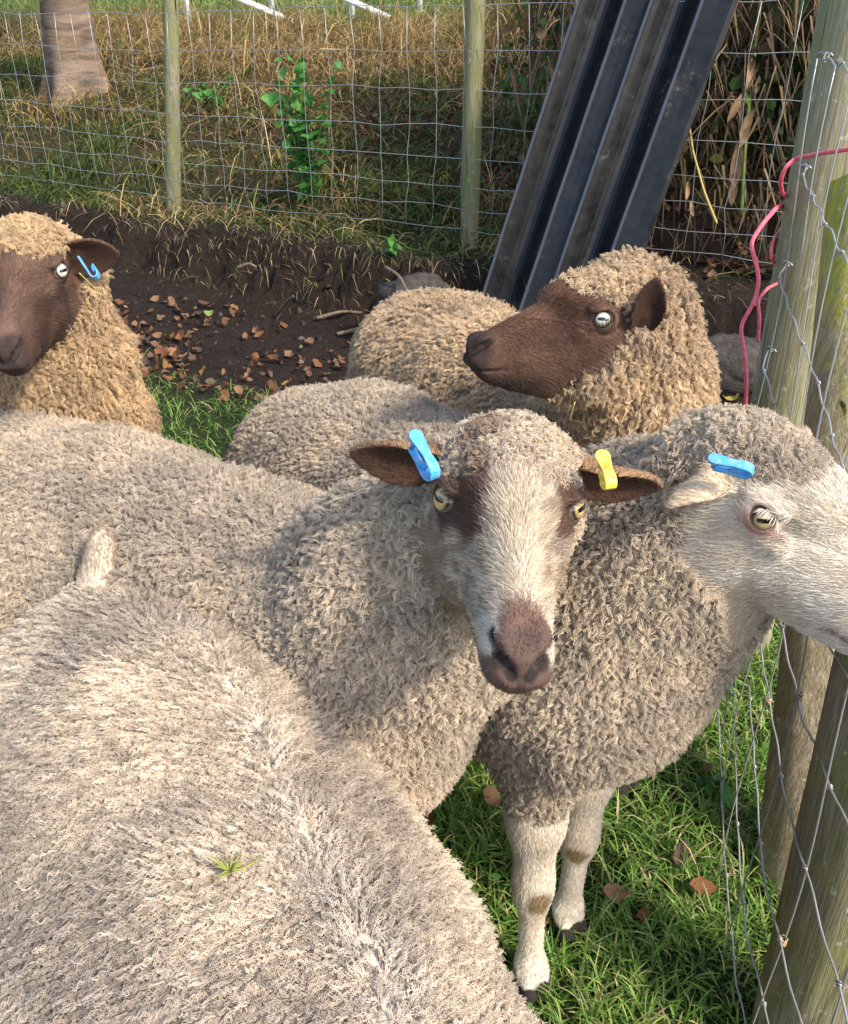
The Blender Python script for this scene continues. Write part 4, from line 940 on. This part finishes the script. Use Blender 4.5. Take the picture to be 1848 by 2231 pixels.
def make_sheep(sp):
    h = sp['head']; key = sp['key']
    pts = np.array([p for p, r in sp['chain'] + sp['neck']] + [l[1] for l in sp['legs']] + ([h['t']] if h else []))
    lo = pts.min(0) - .27; hi = pts.max(0) + .27; lo[2] = -.02
    foc = None
    if h: t_ = np.array(h['t']); foc = (t_ - .16, t_ + .16)
    f = Field(lo, hi, foc, h=.011, hf=sp.get('hf', .0026))
    W0 = sp.get('W0', .008)
    for seq in (sp['chain'], sp['neck']):
        for (a, ra), (b, rb) in zip(seq[:-1], seq[1:]): f.cone(a, b, ra + W0, rb + W0, .05)
    for c, r in sp['chest']: f.cone(c, np.array(c) + (0, .001, 0), r + W0, r + W0, .06)
    body_dir = unit(np.array(sp['chain'][-1][0]) - np.array(sp['chain'][0][0]))
    for tp, bt in sp['legs']:
        leg(f, tp, bt); hoof(f, np.array(bt, float), body_dir)
    if sp.get('tail'):
        for (a, ra), (b, rb) in zip(sp['tail'][:-1], sp['tail'][1:]): f.cone(a, b, ra, rb, .02)
    if sp.get('ridge'):
        a, b = sp['ridge']; f.cone(a, b, sp['ridge_r'], sp['ridge_r'], .05)
    if h: build_head(f, h['R'], h['t'], h)
    V, Q = f.mesh(); N = vert_normals(V, Q)
    x, y, z_ = project(V)
    root = empty('sheep', (sp['chain'][2][0][0], sp['chain'][2][0][1], 0)); tag(root, sp['label'], 'sheep', sp.get('group'))
    R = np.array(h['R']) if h else np.eye(3); t = np.array(h['t']) if h else np.array([9, 9, 9.])
    q = (V - t) @ R
    hd = sp.get('headmap'); g = np.interp(q[:, 2] if h else V[:, 2], *zip(*hd)) if hd else None
    near_head = (head_loft(q, h.get('wide', 1)) < .022) & (q[:, 1] > -.10) & (q[:, 1] < .2) if h else np.zeros(len(V), bool)
    # ears are short-haired
    ear = np.zeros(len(V), bool); inner = np.zeros(len(V))
    if h:
        for e_ in h['ears']:
            B = basis(e_['dir'], e_['open']); qe = (q - np.array(e_['base'])) @ B
            m = (qe[:, 1] > .004) & (qe[:, 1] < e_['L'] + .01) & (np.abs(qe[:, 0]) < e_['W'] * 1.5) & (np.abs(qe[:, 2]) < .035) & (np.abs(q[:, 0]) > .058)
            ear |= m; inner = np.where(m, np.einsum('ij,j->i', N @ R, B[:, 2]), inner)
    wob = .010 * (fnoise(V, 60, 2, 3) - .5) * 2
    wool = np.where(near_head, sstep(g + wob - q[:, 1], -.014, .030), 1.0) if h else np.ones(len(V))
    wool[ear] = 0
    legz = V[:, 2] + .03 * (fnoise(V, 40, 2, 9) - .5)
    wool = wool * sstep(legz, sp.get('legwool', .27) - .03, sp.get('legwool', .27) + .03)
    if sp.get('tail'):
        tp = np.array([p for p, r in sp['tail']]); dt = np.min(np.linalg.norm(V[:, None] - tp[None], axis=2), axis=1); tailm = (dt < .035) & (V[:, 2] > .658); wool = wool * np.where(tailm, .0, 1)
    else: tailm = np.zeros(len(V), bool)
    hcap = (near_head & (q[:, 2] > .0)).astype(float)
    face_col = sp['face'](q, V, N @ R, ear, inner)
    woolc = lambda P: sp['wool'](P, (P - t) @ R)
    legc = sp['legc']
    lc = np.where((V[:, 2] < .035)[:, None], np.array([.035, .028, .024]), legc(V))
    colv = np.where(near_head[:, None] | ear[:, None], face_col, np.where((V[:, 2] < sp.get('legwool', .27) + .05)[:, None], lc, woolc(V)))
    wc = woolc(V)
    colv = lerp(colv, wc, wool[:, None])
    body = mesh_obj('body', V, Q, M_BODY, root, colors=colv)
    # wool flow: down the sides, away from the spine
    fdir = sp.get('flow')
    def flow_body(p, n):
        v = np.zeros_like(p); v[:, 2] = -1.0
        if callable(fdir): v = v + fdir(p)
        elif fdir is not None: v = v + np.array(fdir)
        return v
    make_wool('fleece', V, Q, N, wool, hcap, flow_body, lambda p, vi: sp['wool'](p, (p - t) @ R), STY[sp['style']], root, M_WOOL)
    if h:
        def flow_face(p, n):
            qq = (p - t) @ R; v = np.stack([qq[:, 0] * 6, -np.ones(len(p)), -.15 - 3 * np.maximum(-qq[:, 2], 0) * 0 + np.where(qq[:, 2] > .0, .35, -.25)], 1)
            return v @ R.T
        dE = np.min([np.linalg.norm(q - eye_frame(s)[0], axis=1) for s in (-1, 1)], axis=0)
        bare = sstep(dE, .0185, .0235) * (1 - sstep(q[:, 1], .164, .170) * sstep(q[:, 2], -.068, -.060) * (1 - sstep(q[:, 2], -.046, -.036)))
        msk = (near_head | ear) * (wool < .55) * np.where(ear, .75, np.clip(bare, .0, 1))
        make_short('face_hair', V, Q, N, msk, flow_face, lambda p, vi: face_col[vi], root, M_HAIR, dens=sp.get('fd', 420000), L=sp.get('fL', .0085), lscale=lambda p: (1 - .62 * sstep(((p - t) @ R)[:, 1], .110, .155)) * np.where((np.abs(((p - t) @ R)[:, 0]) > .064) & (((p - t) @ R)[:, 2] > -.05), .5, 1.0))
        for s in (-1, 1):
            make_eye(root, R, t, s, sp['iris'])
        if 'tags' in sp:
            for tg in sp['tags']: make_tag(root, **tg)
    lm = (((V[:, 2] < sp.get('legwool', .27) + .04) & (V[:, 2] > .045)) * (wool < .6)) | tailm
    # lips and nostrils: bare dark skin
    make_short('leg_hair', V, Q, N, lm.astype(float), lambda p, n: np.tile([0, 0, -1.0], (len(p), 1)) * np.where(p[:, 2:] > .55, -1, 1), lambda p, vi: np.where(p[:, 2:] > .55, sp['wool'](p, p) * np.array([.72, .66, .58]), legc(p)), root, M_HAIR, dens=300000, L=.0055, rad=.00034)
    print(' ', key, f.F.shape, len(V), round(time.time() - T0, 1))
    return root, V, Q, N

def make_eye(root, R, t, s, iris):
    c, e, al, up = eye_frame(s); nu, nv = 96, 72; hz = R.T @ np.array([0, 0, 1.0]); pa = unit(np.cross(hz, e)); pa = pa if pa @ al > 0 else -pa; pu = np.cross(e, pa); r = EYE_R - .0018
    V = []; C = []
    for i in range(nv + 1):
        for j in range(nu):
            a = math.pi * i / nv; b = 2 * math.pi * j / nu
            lx, ly, lz = math.sin(a) * math.cos(b), math.sin(a) * math.sin(b), math.cos(a)
            V.append(c + r * (lx * al + ly * up + lz * e * .98)); rr = math.hypot(lx, ly)
            d3 = lx * al + ly * up + lz * e; hx, hy = d3 @ pa, d3 @ pu
            if abs(hx) < .50 and abs(hy) < .17 - .05 * (abs(hx) / .5) ** 3 and lz > 0: col = (.004, .004, .006)
            elif rr < .70 and lz > 0: col = tuple(np.array(iris) * (1.0 - .6 * max(0, rr - .45) / .25) * (.82 + .36 * vnoise(np.array([[math.atan2(ly, lx) * 9, rr * 4, 0]]), 1.0, 2)[0]))
            elif rr < .80 and lz > 0: col = (.03, .02, .014)
            else: col = (.14, .10, .085)
            C.append(col)
    Fc = [(i * nu + j, (i + 1) * nu + j, (i + 1) * nu + (j + 1) % nu, i * nu + (j + 1) % nu) for i in range(nv) for j in range(nu)]
    V = np.array(V) @ R.T + t
    mesh_obj('eye', V, np.array(Fc), M_EYE, root, colors=np.array(C))

TAGM = {}
def plastic(name, c):
    if name not in TAGM:
        t = NT(name); tc = t.add('ShaderNodeTexCoord'); n = t.noise(160, 4, .6, tc.outputs['Object'])
        r = t.ramp([(.42, c), (.72, tuple(.55 * x + .45 * y for x, y in zip(c, (.42, .42, .30))))], n.outputs[0]); t.base(r.outputs[0], .42, .4); TAGM[name] = t.m
    return TAGM[name]
def make_tag(root, o, A, B, length=.036, gap=.010, width=.010, th=.0022, color='blue', label=None, foot=.010, head=.0065, lower=1.0, text=False, pin=True):
    """loop ear tag: two arms along A joined by a bend, B across the gap, width along A x B"""
    o = np.asarray(o, float); A = unit(A); B = np.asarray(B, float); B = unit(B - A * (A @ B)); Cw = np.cross(A, B)
    path = [(0, gap / 2), (length * .35, gap / 2), (length * .7, gap / 2), (length, gap / 2)]
    for i in range(1, 8):
        a = math.pi * i / 8; path.append((length + math.sin(a) * gap * .62, math.cos(a) * gap / 2))
    path += [(length, -gap / 2), (length * (1 - .45 * lower), -gap / 2), (length * (1 - .92 * lower), -gap / 2)]
    path = np.array(path); m = len(path); tn = unit(np.gradient(path, axis=0)); nr = np.stack([-tn[:, 1], tn[:, 0]], 1)
    ww = np.full(m, width / 2); ww[0] = head; ww[1] = width * .52; ww[2] = width * .42; ww[-2] = width * .34; ww[-1] = width * .34
    def rows(sub):
        V = []
        for i in range(m):
            for du in (-1, 1):
                for dn in (-1, 1):
                    pa = path[i] + nr[i] * dn * th / 2; V.append(o + A * pa[0] + B * pa[1] + Cw * du * ww[i])
        return V
    V = rows(0); Fc = []
    for i in range(m - 1):
        b = i * 4
        for a_, c_ in ((0, 1), (1, 3), (3, 2), (2, 0)): Fc.append((b + a_, b + c_, b + 4 + c_, b + 4 + a_))
    Fc += [(0, 2, 3, 1), ((m - 1) * 4, (m - 1) * 4 + 1, (m - 1) * 4 + 3, (m - 1) * 4 + 2)]
    c = dict(blue=(.055, .33, .72), yellow=(.86, .66, .07))[color]
    # rounded head disc and locking post
    disc = []; dF = []
    n = 18
    for dn in (-1, 1):
        for j in range(n):
            a = 2 * math.pi * j / n; disc.append(o + A * (head * math.cos(a)) + Cw * (head * math.sin(a)) + B * (gap / 2 + dn * th * .62))
    dF.append(tuple(range(n - 1, -1, -1))); dF.append(tuple(range(n, 2 * n)))
    for j in range(n): dF.append((j, (j + 1) % n, n + (j + 1) % n, n + j))
    pv, pf = tube([o + A * .002 + B * gap * .5, o + A * .002 - B * gap * .5], .0022, 10)
    lv, lf = tube([o + A * (length * .62) - B * (gap / 2 - .002), o + A * (length * .92) - B * (gap / 2 - .003)], .0026, 6)
    TV, TF = merge([(V, Fc), (disc, dF), (lv, lf)])
    ob = mesh_obj('ear_tag', TV, TF, plastic('tag_' + color, c), root, smooth=False)
    if label: ob['label'] = label
    bv = ob.modifiers.new('b', 'BEVEL'); bv.width = .0005; bv.segments = 2
    if pin: mesh_obj('tag_pin', pv, pf, plastic('tag_' + color, c)).parent = ob
    if text:
        # dark stamped digits: thin bars lying on the outer arm
        segs = dict(zip('0123456789', ['abcdef', 'bc', 'abdeg', 'abcdg', 'bcfg', 'acdfg', 'acdefg', 'abc', 'abcdefg', 'abcdfg']))
        bars = []
        def bar(a0, c0, a1, c1):
            p0 = o + A * a0 + Cw * c0 + B * (gap / 2 + th * .5); p1 = o + A * a1 + Cw * c1 + B * (gap / 2 + th * .5)
            dirv = unit(p1 - p0) if np.linalg.norm(p1 - p0) > 0 else A; sidev = np.cross(dirv, B) * .00022
            q = [p0 - sidev, p1 - sidev, p1 + sidev, p0 + sidev]; q = q + [x + B * .00025 for x in q]
            bars.append((q, [(3, 2, 1, 0), (4, 5, 6, 7), (0, 1, 5, 4), (1, 2, 6, 5), (2, 3, 7, 6), (3, 0, 4, 7)]))
        for li, digs in enumerate(text):
            for di, ch in enumerate(digs):
                w_, h_ = .0016, .0024; a0 = length * .22 + di * .0024; c0 = -.0030 + li * .0034
                P = dict(a=((0, h_), (w_, h_)), b=((w_, h_), (w_, h_ / 2)), c=((w_, h_ / 2), (w_, 0)), d=((0, 0), (w_, 0)), e=((0, h_ / 2), (0, 0)), f=((0, h_), (0, h_ / 2)), g=((0, h_ / 2), (w_, h_ / 2)))
                for sgm in segs[ch]:
                    (x0, y0), (x1, y1) = P[sgm]; bar(a0 + x0, c0 + y0, a0 + x1, c0 + y1)
        TV, TF = merge(bars); tx = mesh_obj('stamped_number', TV, TF, simple_mat('stamp_ink', tuple(np.array(c) * .22), .6), None, smooth=False); tx.parent = ob
    return ob
# ---------------------------------------------------------------- coat colours and markings (follow the animal, not the light)
def mixc(c, target, w): return c + (np.asarray(target) - c) * np.clip(w, 0, 1)[:, None]
def blob(q, c, r): return 1 - sstep(np.linalg.norm((q - np.asarray(c)) / np.asarray(r), axis=1), .75, 1.25)
def cream_wool(base, grey, seed, warm=None):
    def fn(P, q):
        a = fnoise(P, 9, 3, seed); b = fnoise(P, 34, 2, seed + 4)
        c = lerp(np.asarray(grey), np.asarray(base), np.clip((a - .30) * 2.6, 0, 1)[:, None])
        return c * (.84 + .32 * b)[:, None]
    return fn
def seg_dist(q, pts):
    d = np.full(len(q), 9.0)
    for a, b in zip(pts[:-1], pts[1:]):
        a = np.array(a); b = np.array(b); t = np.clip((q - a) @ (b - a) / ((b - a) @ (b - a)), 0, 1); d = np.minimum(d, np.linalg.norm(q - a - t[:, None] * (b - a), axis=1))
    return d
def muzzle_skin(c, q, dark=(.022, .016, .015), lip=(.05, .035, .03), rim=(.05, .03, .025)):
    for s in (-1, 1):
        c = mixc(c, dark, 1 - sstep(seg_dist(q, [(s * .0060, .1765, -.058), (s * .0115, .1745, -.051), (s * .0185, .166, -.042), (s * .0225, .156, -.034)]), .0035, .0062))
        c = mixc(c, lip, 1 - sstep(seg_dist(q, [(0, .175, -.0735), (s * .012, .172, -.0742), (s * .0205, .157, -.0742), (s * .0260, .135, -.0725), (s * .030, .108, -.068)]), .0022, .0042))
        d = np.linalg.norm(q - eye_frame(s)[0], axis=1); c = mixc(c, rim, .9 * (1 - sstep(d, .0175, .0205)))
    return mixc(c, lip, 1 - sstep(seg_dist(q, [(0, .179, -.060), (0, .177, -.073)]), .0014, .003))
def face_mottled(q, V, Nl, ear, inner):
    x, y, z = q[:, 0], q[:, 1], q[:, 2]; n = fnoise(q, 70, 3, 2) - .5; nn = n * .012
    c = np.tile([.60, .50, .375], (len(q), 1))
    c = mixc(c, (.27, .20, .145), .85 * sstep(fnoise(q, 120, 2, 6) + .25 * (fnoise(q, 30, 2, 16) - .5), .42, .60) * sstep(np.abs(x), .010, .024))
    c = mixc(c, (.27, .175, .11), .75 * sstep(fnoise(q, 75, 3, 26), .47, .60) * sstep(np.abs(x), .014, .026) * (1 - sstep(y, .10, .13)))
    ax = np.abs(x + .004)
    brown = (.115, .062, .040)
    c = mixc(c, brown, sstep(ax + nn * 1.6, .021, .032) * (1 - sstep(ax + nn, .050, .060)) * sstep(y + nn * 2, -.07, -.05) * (1 - sstep(y + nn * 3 + .5 * (ax - .03), .050, .075)) * sstep(z, -.030, -.010))  # brow bands
    for s in (-1, 1):
        ec = eye_frame(s)[0]; d = np.linalg.norm(q - ec, axis=1)
        c = mixc(c, (.10, .058, .043), (1 - sstep(d + nn, .022, .034)))
    c = mixc(c, (.50, .43, .36), .40 * blob(q + 2 * nn[:, None], (.043, .038, -.022), (.013, .016, .013)))          # pale spot below the eye
    c = mixc(c, (.50, .43, .36), .35 * blob(q + 2 * nn[:, None], (-.043, .038, -.022), (.013, .016, .013)))
    c = mixc(c, (.115, .062, .045), sstep(np.abs(x), .021, .029) * (1 - sstep(z - y * .08 + nn * 2, -.082, -.066)) * sstep(y, .02, .05))    # dark jaw line
    c = mixc(c, (.34, .24, .15), .6 * (1 - sstep(z + nn, -.05, -.02)) * sstep(-y, -.03, .01))
    nose = sstep(y + nn * 2 + .6 * (.012 - np.abs(x)), .128, .148)
    c = mixc(c, (.155, .088, .066), nose * (1 - sstep(np.abs(x + .002) + nn, .016, .022)))
    c = mixc(c, (.125, .078, .062), sstep(y, .142, .160) * (1 - sstep(z + nn, -.058, -.046)))                      # lips
    c = mixc(c, (.105, .066, .052), sstep(y + nn, .158, .168))
    c = mixc(c, (.58, .52, .44), .80 * blob(q + nn[:, None], (.0235, .138, -.043), (.008, .024, .013)))           # white flash beside the nose
    c = mixc(c, (.62, .54, .43), .8 * blob(q + nn[:, None], (-.0245, .138, -.045), (.007, .03, .02)))
    c = mixc(c, (.03, .02, .018), blob(q, (.0165, .171, -.046), (.008, .009, .010)) * .95)
    c = mixc(c, (.03, .02, .018), blob(q, (-.0165, .171, -.046), (.008, .009, .010)) * .95)
    e = ear.astype(float)
    c = muzzle_skin(c, q)
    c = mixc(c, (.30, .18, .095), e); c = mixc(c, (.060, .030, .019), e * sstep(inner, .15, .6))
    return c
def face_dark(c0, c1, seed):
    def fn(q, V, Nl, ear, inner):
        n = fnoise(q, 28, 3, seed); c = lerp(np.asarray(c0), np.asarray(c1), np.clip((n - .3) * 2.5, 0, 1)[:, None])
        y, z = q[:, 1], q[:, 2]
        c = mixc(c, (.034, .024, .022), .8 * sstep(y, .148, .166))
        c = mixc(c, (.030, .020, .018), .75 * (1 - sstep(z, -.092, -.074)) * sstep(y, .04, .08))
        for s in (-1, 1):
            d = np.linalg.norm(q - eye_frame(s)[0], axis=1); c = mixc(c, (.15, .082, .055), .8 * (1 - sstep(d, .017, .026)))
        c = muzzle_skin(c, q, rim=(.045, .025, .02))
        e = ear.astype(float)
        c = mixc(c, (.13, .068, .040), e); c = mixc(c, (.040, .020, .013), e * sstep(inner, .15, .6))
        return c
    return fn
def face_pale(q, V, Nl, ear, inner):
    n = fnoise(q, 45, 3, 8); c = lerp(np.array([.70, .61, .49]), np.array([.80, .73, .63]), np.clip((n - .3) * 2.5, 0, 1)[:, None])
    y, z = q[:, 1], q[:, 2]
    for s in (-1, 1):
        d = np.linalg.norm(q - eye_frame(s)[0], axis=1)
        c = mixc(c, (.36, .20, .165), .95 * (1 - sstep(d, .0165, .022)))
        c = mixc(c, (.34, .21, .18), .7 * blob(q, eye_frame(s)[0] + np.array([-.004 * s, .024, -.010]), (.010, .012, .007)))
    mouth = 1 - sstep(np.abs(z + .0715 - .0 * y), .002, .005)
    c = mixc(c, (.30, .15, .12), .85 * mouth * sstep(y, .10, .115))
    c = mixc(c, (.50, .38, .25), .6 * (1 - sstep(z + .2 * y, -.10, -.075)) * (1 - sstep(y, .05, .10)))
    e = ear.astype(float); c = mixc(c, (.62, .50, .35), e); c = mixc(c, (.45, .32, .24), e * sstep(inner, .2, .7))
    return c
def leg_pale(P):
    n = fnoise(P, 30, 3, 4); c = lerp(np.array([.62, .53, .41]), np.array([.74, .66, .55]), np.clip((n - .3) * 2.5, 0, 1)[:, None])
    knee = np.zeros(len(P))
    for kx, ky, kz, rr in ((.160, .858, .198, .015), (.222, .955, .19, .010)):
        d = np.linalg.norm((P - np.array([kx, ky, kz])) / np.array([1, 1, 1.25]), axis=1) + .012 * (fnoise(P, 90, 2, 3) - .5)
        knee = np.maximum(knee, 1 - sstep(d, rr, rr + .010))
    return mixc(c, (.22, .14, .06), knee * .9)
def leg_dark(P):
    n = fnoise(P, 40, 3, 4); return lerp(np.array([.05, .028, .02]), np.array([.16, .10, .07]), np.clip((n - .3) * 2.5, 0, 1)[:, None])
SPL = np.array([ground_at(px, py, .655)[:2] for px, py in ((255, 1320), (400, 1420), (510, 1519), (596, 1658), (680, 1860), (786, 2051), (871, 2231), (1000, 2500))])
def spine_side(P):
    best = np.full(len(P), 9.0); out = np.zeros(len(P))
    for a, b in zip(SPL[:-1], SPL[1:]):
        ab = b - a; t = np.clip((P[:, :2] - a) @ ab / (ab @ ab), 0, 1); d = P[:, :2] - a - t[:, None] * ab; r = np.linalg.norm(d, axis=1); s = np.sign(ab[1] * d[:, 0] - ab[0] * d[:, 1])
        out = np.where(r < best, r * s, out); best = np.minimum(best, r)
    return out + .016 * (fnoise(P, 9, 2, 71) - .5)
SPN = unit(np.array([(SPL[-2] - SPL[0])[1], -(SPL[-2] - SPL[0])[0]]))
def rump_flow(P):
    s = np.tanh(spine_side(P) / .03); lat = np.concatenate([SPN, [0]]); return .75 * s[:, None] * lat + np.array([-.16, .16, 0])
def rump_wool(w): return lambda P, q: mixc(w(P, q), (.74, .67, .58), .50 * np.exp(-(spine_side(P) / .016) ** 2) * sstep(fnoise(P, 11, 2, 77), .25, .55) * sstep(-P[:, 1], -.86, -.70))
SPEC = dict(
 mottled=dict(label='sheep facing the camera with mottled brown and white face, blue and yellow ear tags', face=face_mottled, wool=(lambda w: (lambda P, q: mixc(w(P, q), (.22, .13, .075), .6 * np.maximum(blob(q + .035 * (fnoise(q, 50, 2, 3) - .5)[:, None], (.022, -.035, .055), (.020, .022, .03)), blob(q + .015 * (fnoise(q, 60, 2, 5) - .5)[:, None], (.034, .012, .045), (.012, .03, .03))))))(cream_wool((.67, .555, .42), (.47, .40, .32), 3)), legc=leg_pale,
  iris=(.52, .38, .15), style='curly', hf=.0021, flow=(-.25, 0, 0), fd=520000,
  headmap=[(-.2, -.06), (-.115, -.03), (-.07, -.045), (-.02, -.052), (.008, -.04), (.022, -.005), (.032, .034), (.06, .044)]),
 pale=dict(label='cream faced sheep with blue tag in folded ear, looking over the wire netting', face=face_pale, wool=cream_wool((.62, .52, .395), (.40, .34, .275), 13), legc=leg_pale,
  iris=(.56, .44, .22), style='curly', flow=(.1, .1, 0), fd=420000, fL=.0105, legwool=.37,
  headmap=[(-.2, -.05), (-.115, -.015), (-.07, -.045), (-.02, -.055), (.02, -.035), (.036, .0), (.046, .022), (.06, .024)]),
 dark_profile=dict(label='dark brown faced sheep in profile, curly fawn fleece, in front of the black roofing sheet', face=face_dark((.068, .034, .022), (.135, .072, .045), 5), wool=cream_wool((.69, .53, .345), (.50, .375, .25), 23), legc=leg_dark,
  iris=(.64, .60, .47), style='locks', flow=(-.2, 0, 0), group='brown faced sheep', fL=.007,
  headmap=[(-.2, .06), (-.115, .045), (-.07, .018), (-.035, -.022), (.0, -.046), (.02, -.035), (.032, .005), (.042, .040), (.06, .044)]),
 dark_front=dict(label='dark brown faced sheep with blue hook ear tag, cut off at the picture edge', face=face_dark((.074, .042, .031), (.145, .086, .060), 9), wool=cream_wool((.70, .52, .31), (.50, .36, .22), 33), legc=leg_dark,
  iris=(.68, .65, .56), style='locks', flow=(.15, 0, 0), group='brown faced sheep', fL=.007,
  headmap=[(-.2, .04), (-.115, .01), (-.07, -.01), (-.035, -.040), (.0, -.050), (.02, -.030), (.030, .010), (.040, .046), (.06, .050)]),
 rump=dict(label='sheep seen from behind with short raised tail, its woolly back filling the lower corner', face=None, wool=rump_wool(cream_wool((.70, .595, .465), (.46, .39, .32), 43)), legc=leg_pale, style='fine', W0=.013, flow=rump_flow))
SPEC['mottled']['tags'] = [
 dict(o=at(900, 962, .79), A=at(945, 1038, .78) - at(900, 962, .79), B=at(920, 948, .775) - at(888, 975, .80), color='blue', length=.027, gap=.0155, width=.0100, head=.0066, label='blue plastic loop tag'),
 dict(o=at(1309, 1004, .80), A=at(1326, 1050, .79) - at(1309, 1004, .80), B=at(1325, 1000, .785) - at(1309, 1004, .80), color='yellow', length=.019, gap=.012, width=.0105, head=.0068, lower=.55, label='yellow plastic loop tag with stamped number', text=('00270', '0026'))]
SPEC['pale']['tags'] = [dict(o=at(1552, 1008, .875), A=at(1612, 1022, .87) - at(1552, 1008, .875), B=at(1556, 990, .862) - at(1552, 1008, .875), color='blue', length=.027, gap=.0145, width=.0095, th=.0030, head=.0055, label='blue plastic loop tag, edge on')]
SPEC['dark_front']['tags'] = [dict(o=at(182, 560, 1.37), A=at(212, 606, 1.36) - at(182, 560, 1.37), B=at(172, 566, 1.37) - at(182, 560, 1.37), color='blue', length=.033, gap=.011, width=.010, head=.0055, lower=.45, pin=False, label='blue plastic hook tag')]
SURF = {}
for sp in SHEEP:
    sp.update(SPEC[sp['key']])
    if sp['face'] is None: sp['face'] = lambda q, V, Nl, ear, inner: np.tile([.5, .42, .33], (len(q), 1))
    SURF[sp['key']] = make_sheep(sp)
# ---------------------------------------------------------------- lashes, hay and bits caught in the wool
def hook(px, py, key):
    """front surface point of a sheep under a photograph pixel"""
    V, N = SURF[key][1], SURF[key][3]; x, y, z = project(V); ok = np.einsum('ij,ij->i', N, CC - V) > 0
    d = np.hypot(x - px, y - py) + np.where(ok, 0, 1e6); near = d < max(25, np.sort(d)[3]); i = np.where(near)[0]; i = i[np.argmin(z[i])]
    return V[i], N[i]
def lashes(key, side, col, n=46, L=.010):
    sp = [s for s in SHEEP if s['key'] == key][0]; R = np.array(sp['head']['R']); t = np.array(sp['head']['t']); c, e, al, up = eye_frame(side); P = []
    for k in range(n):
        a = math.radians(25 + 130 * (k + RNG.rand()) / n); p0 = c + al * .0148 * math.cos(a) + up * .0098 * math.sin(a) + e * .0130; d = unit(e * .75 + up * (.10 * RNG.randn() - .25) + al * (math.cos(a) * .5 + .1 * RNG.randn()))
        q = [p0 + d * L * s_ - up * (.004 * s_ * s_) for s_ in (0, .33, .66, 1)]; P.append(q)
    P = np.array(P) @ R.T + t; hair_obj('eyelashes', P, np.broadcast_to(np.array([.0004, .00035, .0003, .00012]), P.shape[:2]), np.tile(np.array(col), (n, 1)) * (1 + .1 * RNG.randn(n, 1)), M_HAIR, SURF[key][0])
lashes('pale', 1, (.72, .66, .58), 26, .0085); lashes('dark_profile', -1, (.05, .03, .025), 30, .008); lashes('dark_front', -1, (.05, .03, .025), 24, .007)
M_HAY = simple_mat('hay', (.50, .42, .20), .7, .2); M_HAYG = simple_mat('green_hay', (.30, .34, .10), .7, .2)
def hay(key, pts, label, mat, r=.0011):
    q = []
    for px, py, lift in pts:
        p, n = hook(px, py, key); q.append(p + n * lift)
    V, F = tube(spline(q, 14), np.linspace(r, r * .5, 14), 5); tag(mesh_obj('hay_stalk', V, F, mat), label, 'hay')
hay('dark_front', [(118, 845, .030), (128, 862, .033), (140, 886, .031)], 'pale hay stalk caught in the neck wool below the brown chin', M_HAY)
hay('dark_front', [(192, 620, .030), (200, 640, .034), (212, 664, .031)], 'thin green grass blade caught in wool under the hook ear tag', M_HAYG)
hay('dark_profile', [(1246, 868, .028), (1240, 890, .034), (1250, 912, .030), (1270, 916, .030)], 'looped hay stalk caught under the profile sheep jaw', M_HAY)
hay('dark_profile', [(1452, 840, .030), (1456, 862, .034), (1460, 886, .030)], 'straight hay stalk caught in the profile sheep neck', M_HAY)
hay('pale', [(1300, 1448, .022), (1318, 1466, .028), (1330, 1486, .022)], 'short hay stalk caught in the pale sheep neck wool', M_HAY)
hay('mottled', [(925, 1410, .022), (940, 1392, .028), (952, 1378, .022)], 'short hay stalk caught in wool below the mottled chin', M_HAY)
def sprig():
    p, n = hook(512, 1905, 'rump'); p = p + n * .016; parts = []; rr = np.random.RandomState(4); u = unit(np.cross(n, (0, 1, .3)))
    v = np.cross(n, u)
    for k in range(16):
        a = rr.rand() * 6.28; d = unit(u * math.cos(a) + v * math.sin(a) + n * (.2 + .9 * rr.rand())); L = .008 + .014 * rr.rand(); parts.append(tube([p + d * .001, p + d * L * .5 + n * .002, p + d * L], [.0010, .0008, .0003], 5))
    parts.append(tube([p, p - u * .012 - v * .004, p - u * .022 - v * .012], [.0012, .001, .0006], 5)); V, F = merge(parts); tag(mesh_obj('moss_sprig', V, F, simple_mat('sprig_green', (.26, .28, .06), .7)), 'small green moss sprig stuck in the nearest sheep back', 'moss')
sprig()
print('script', round(time.time() - T0, 1))
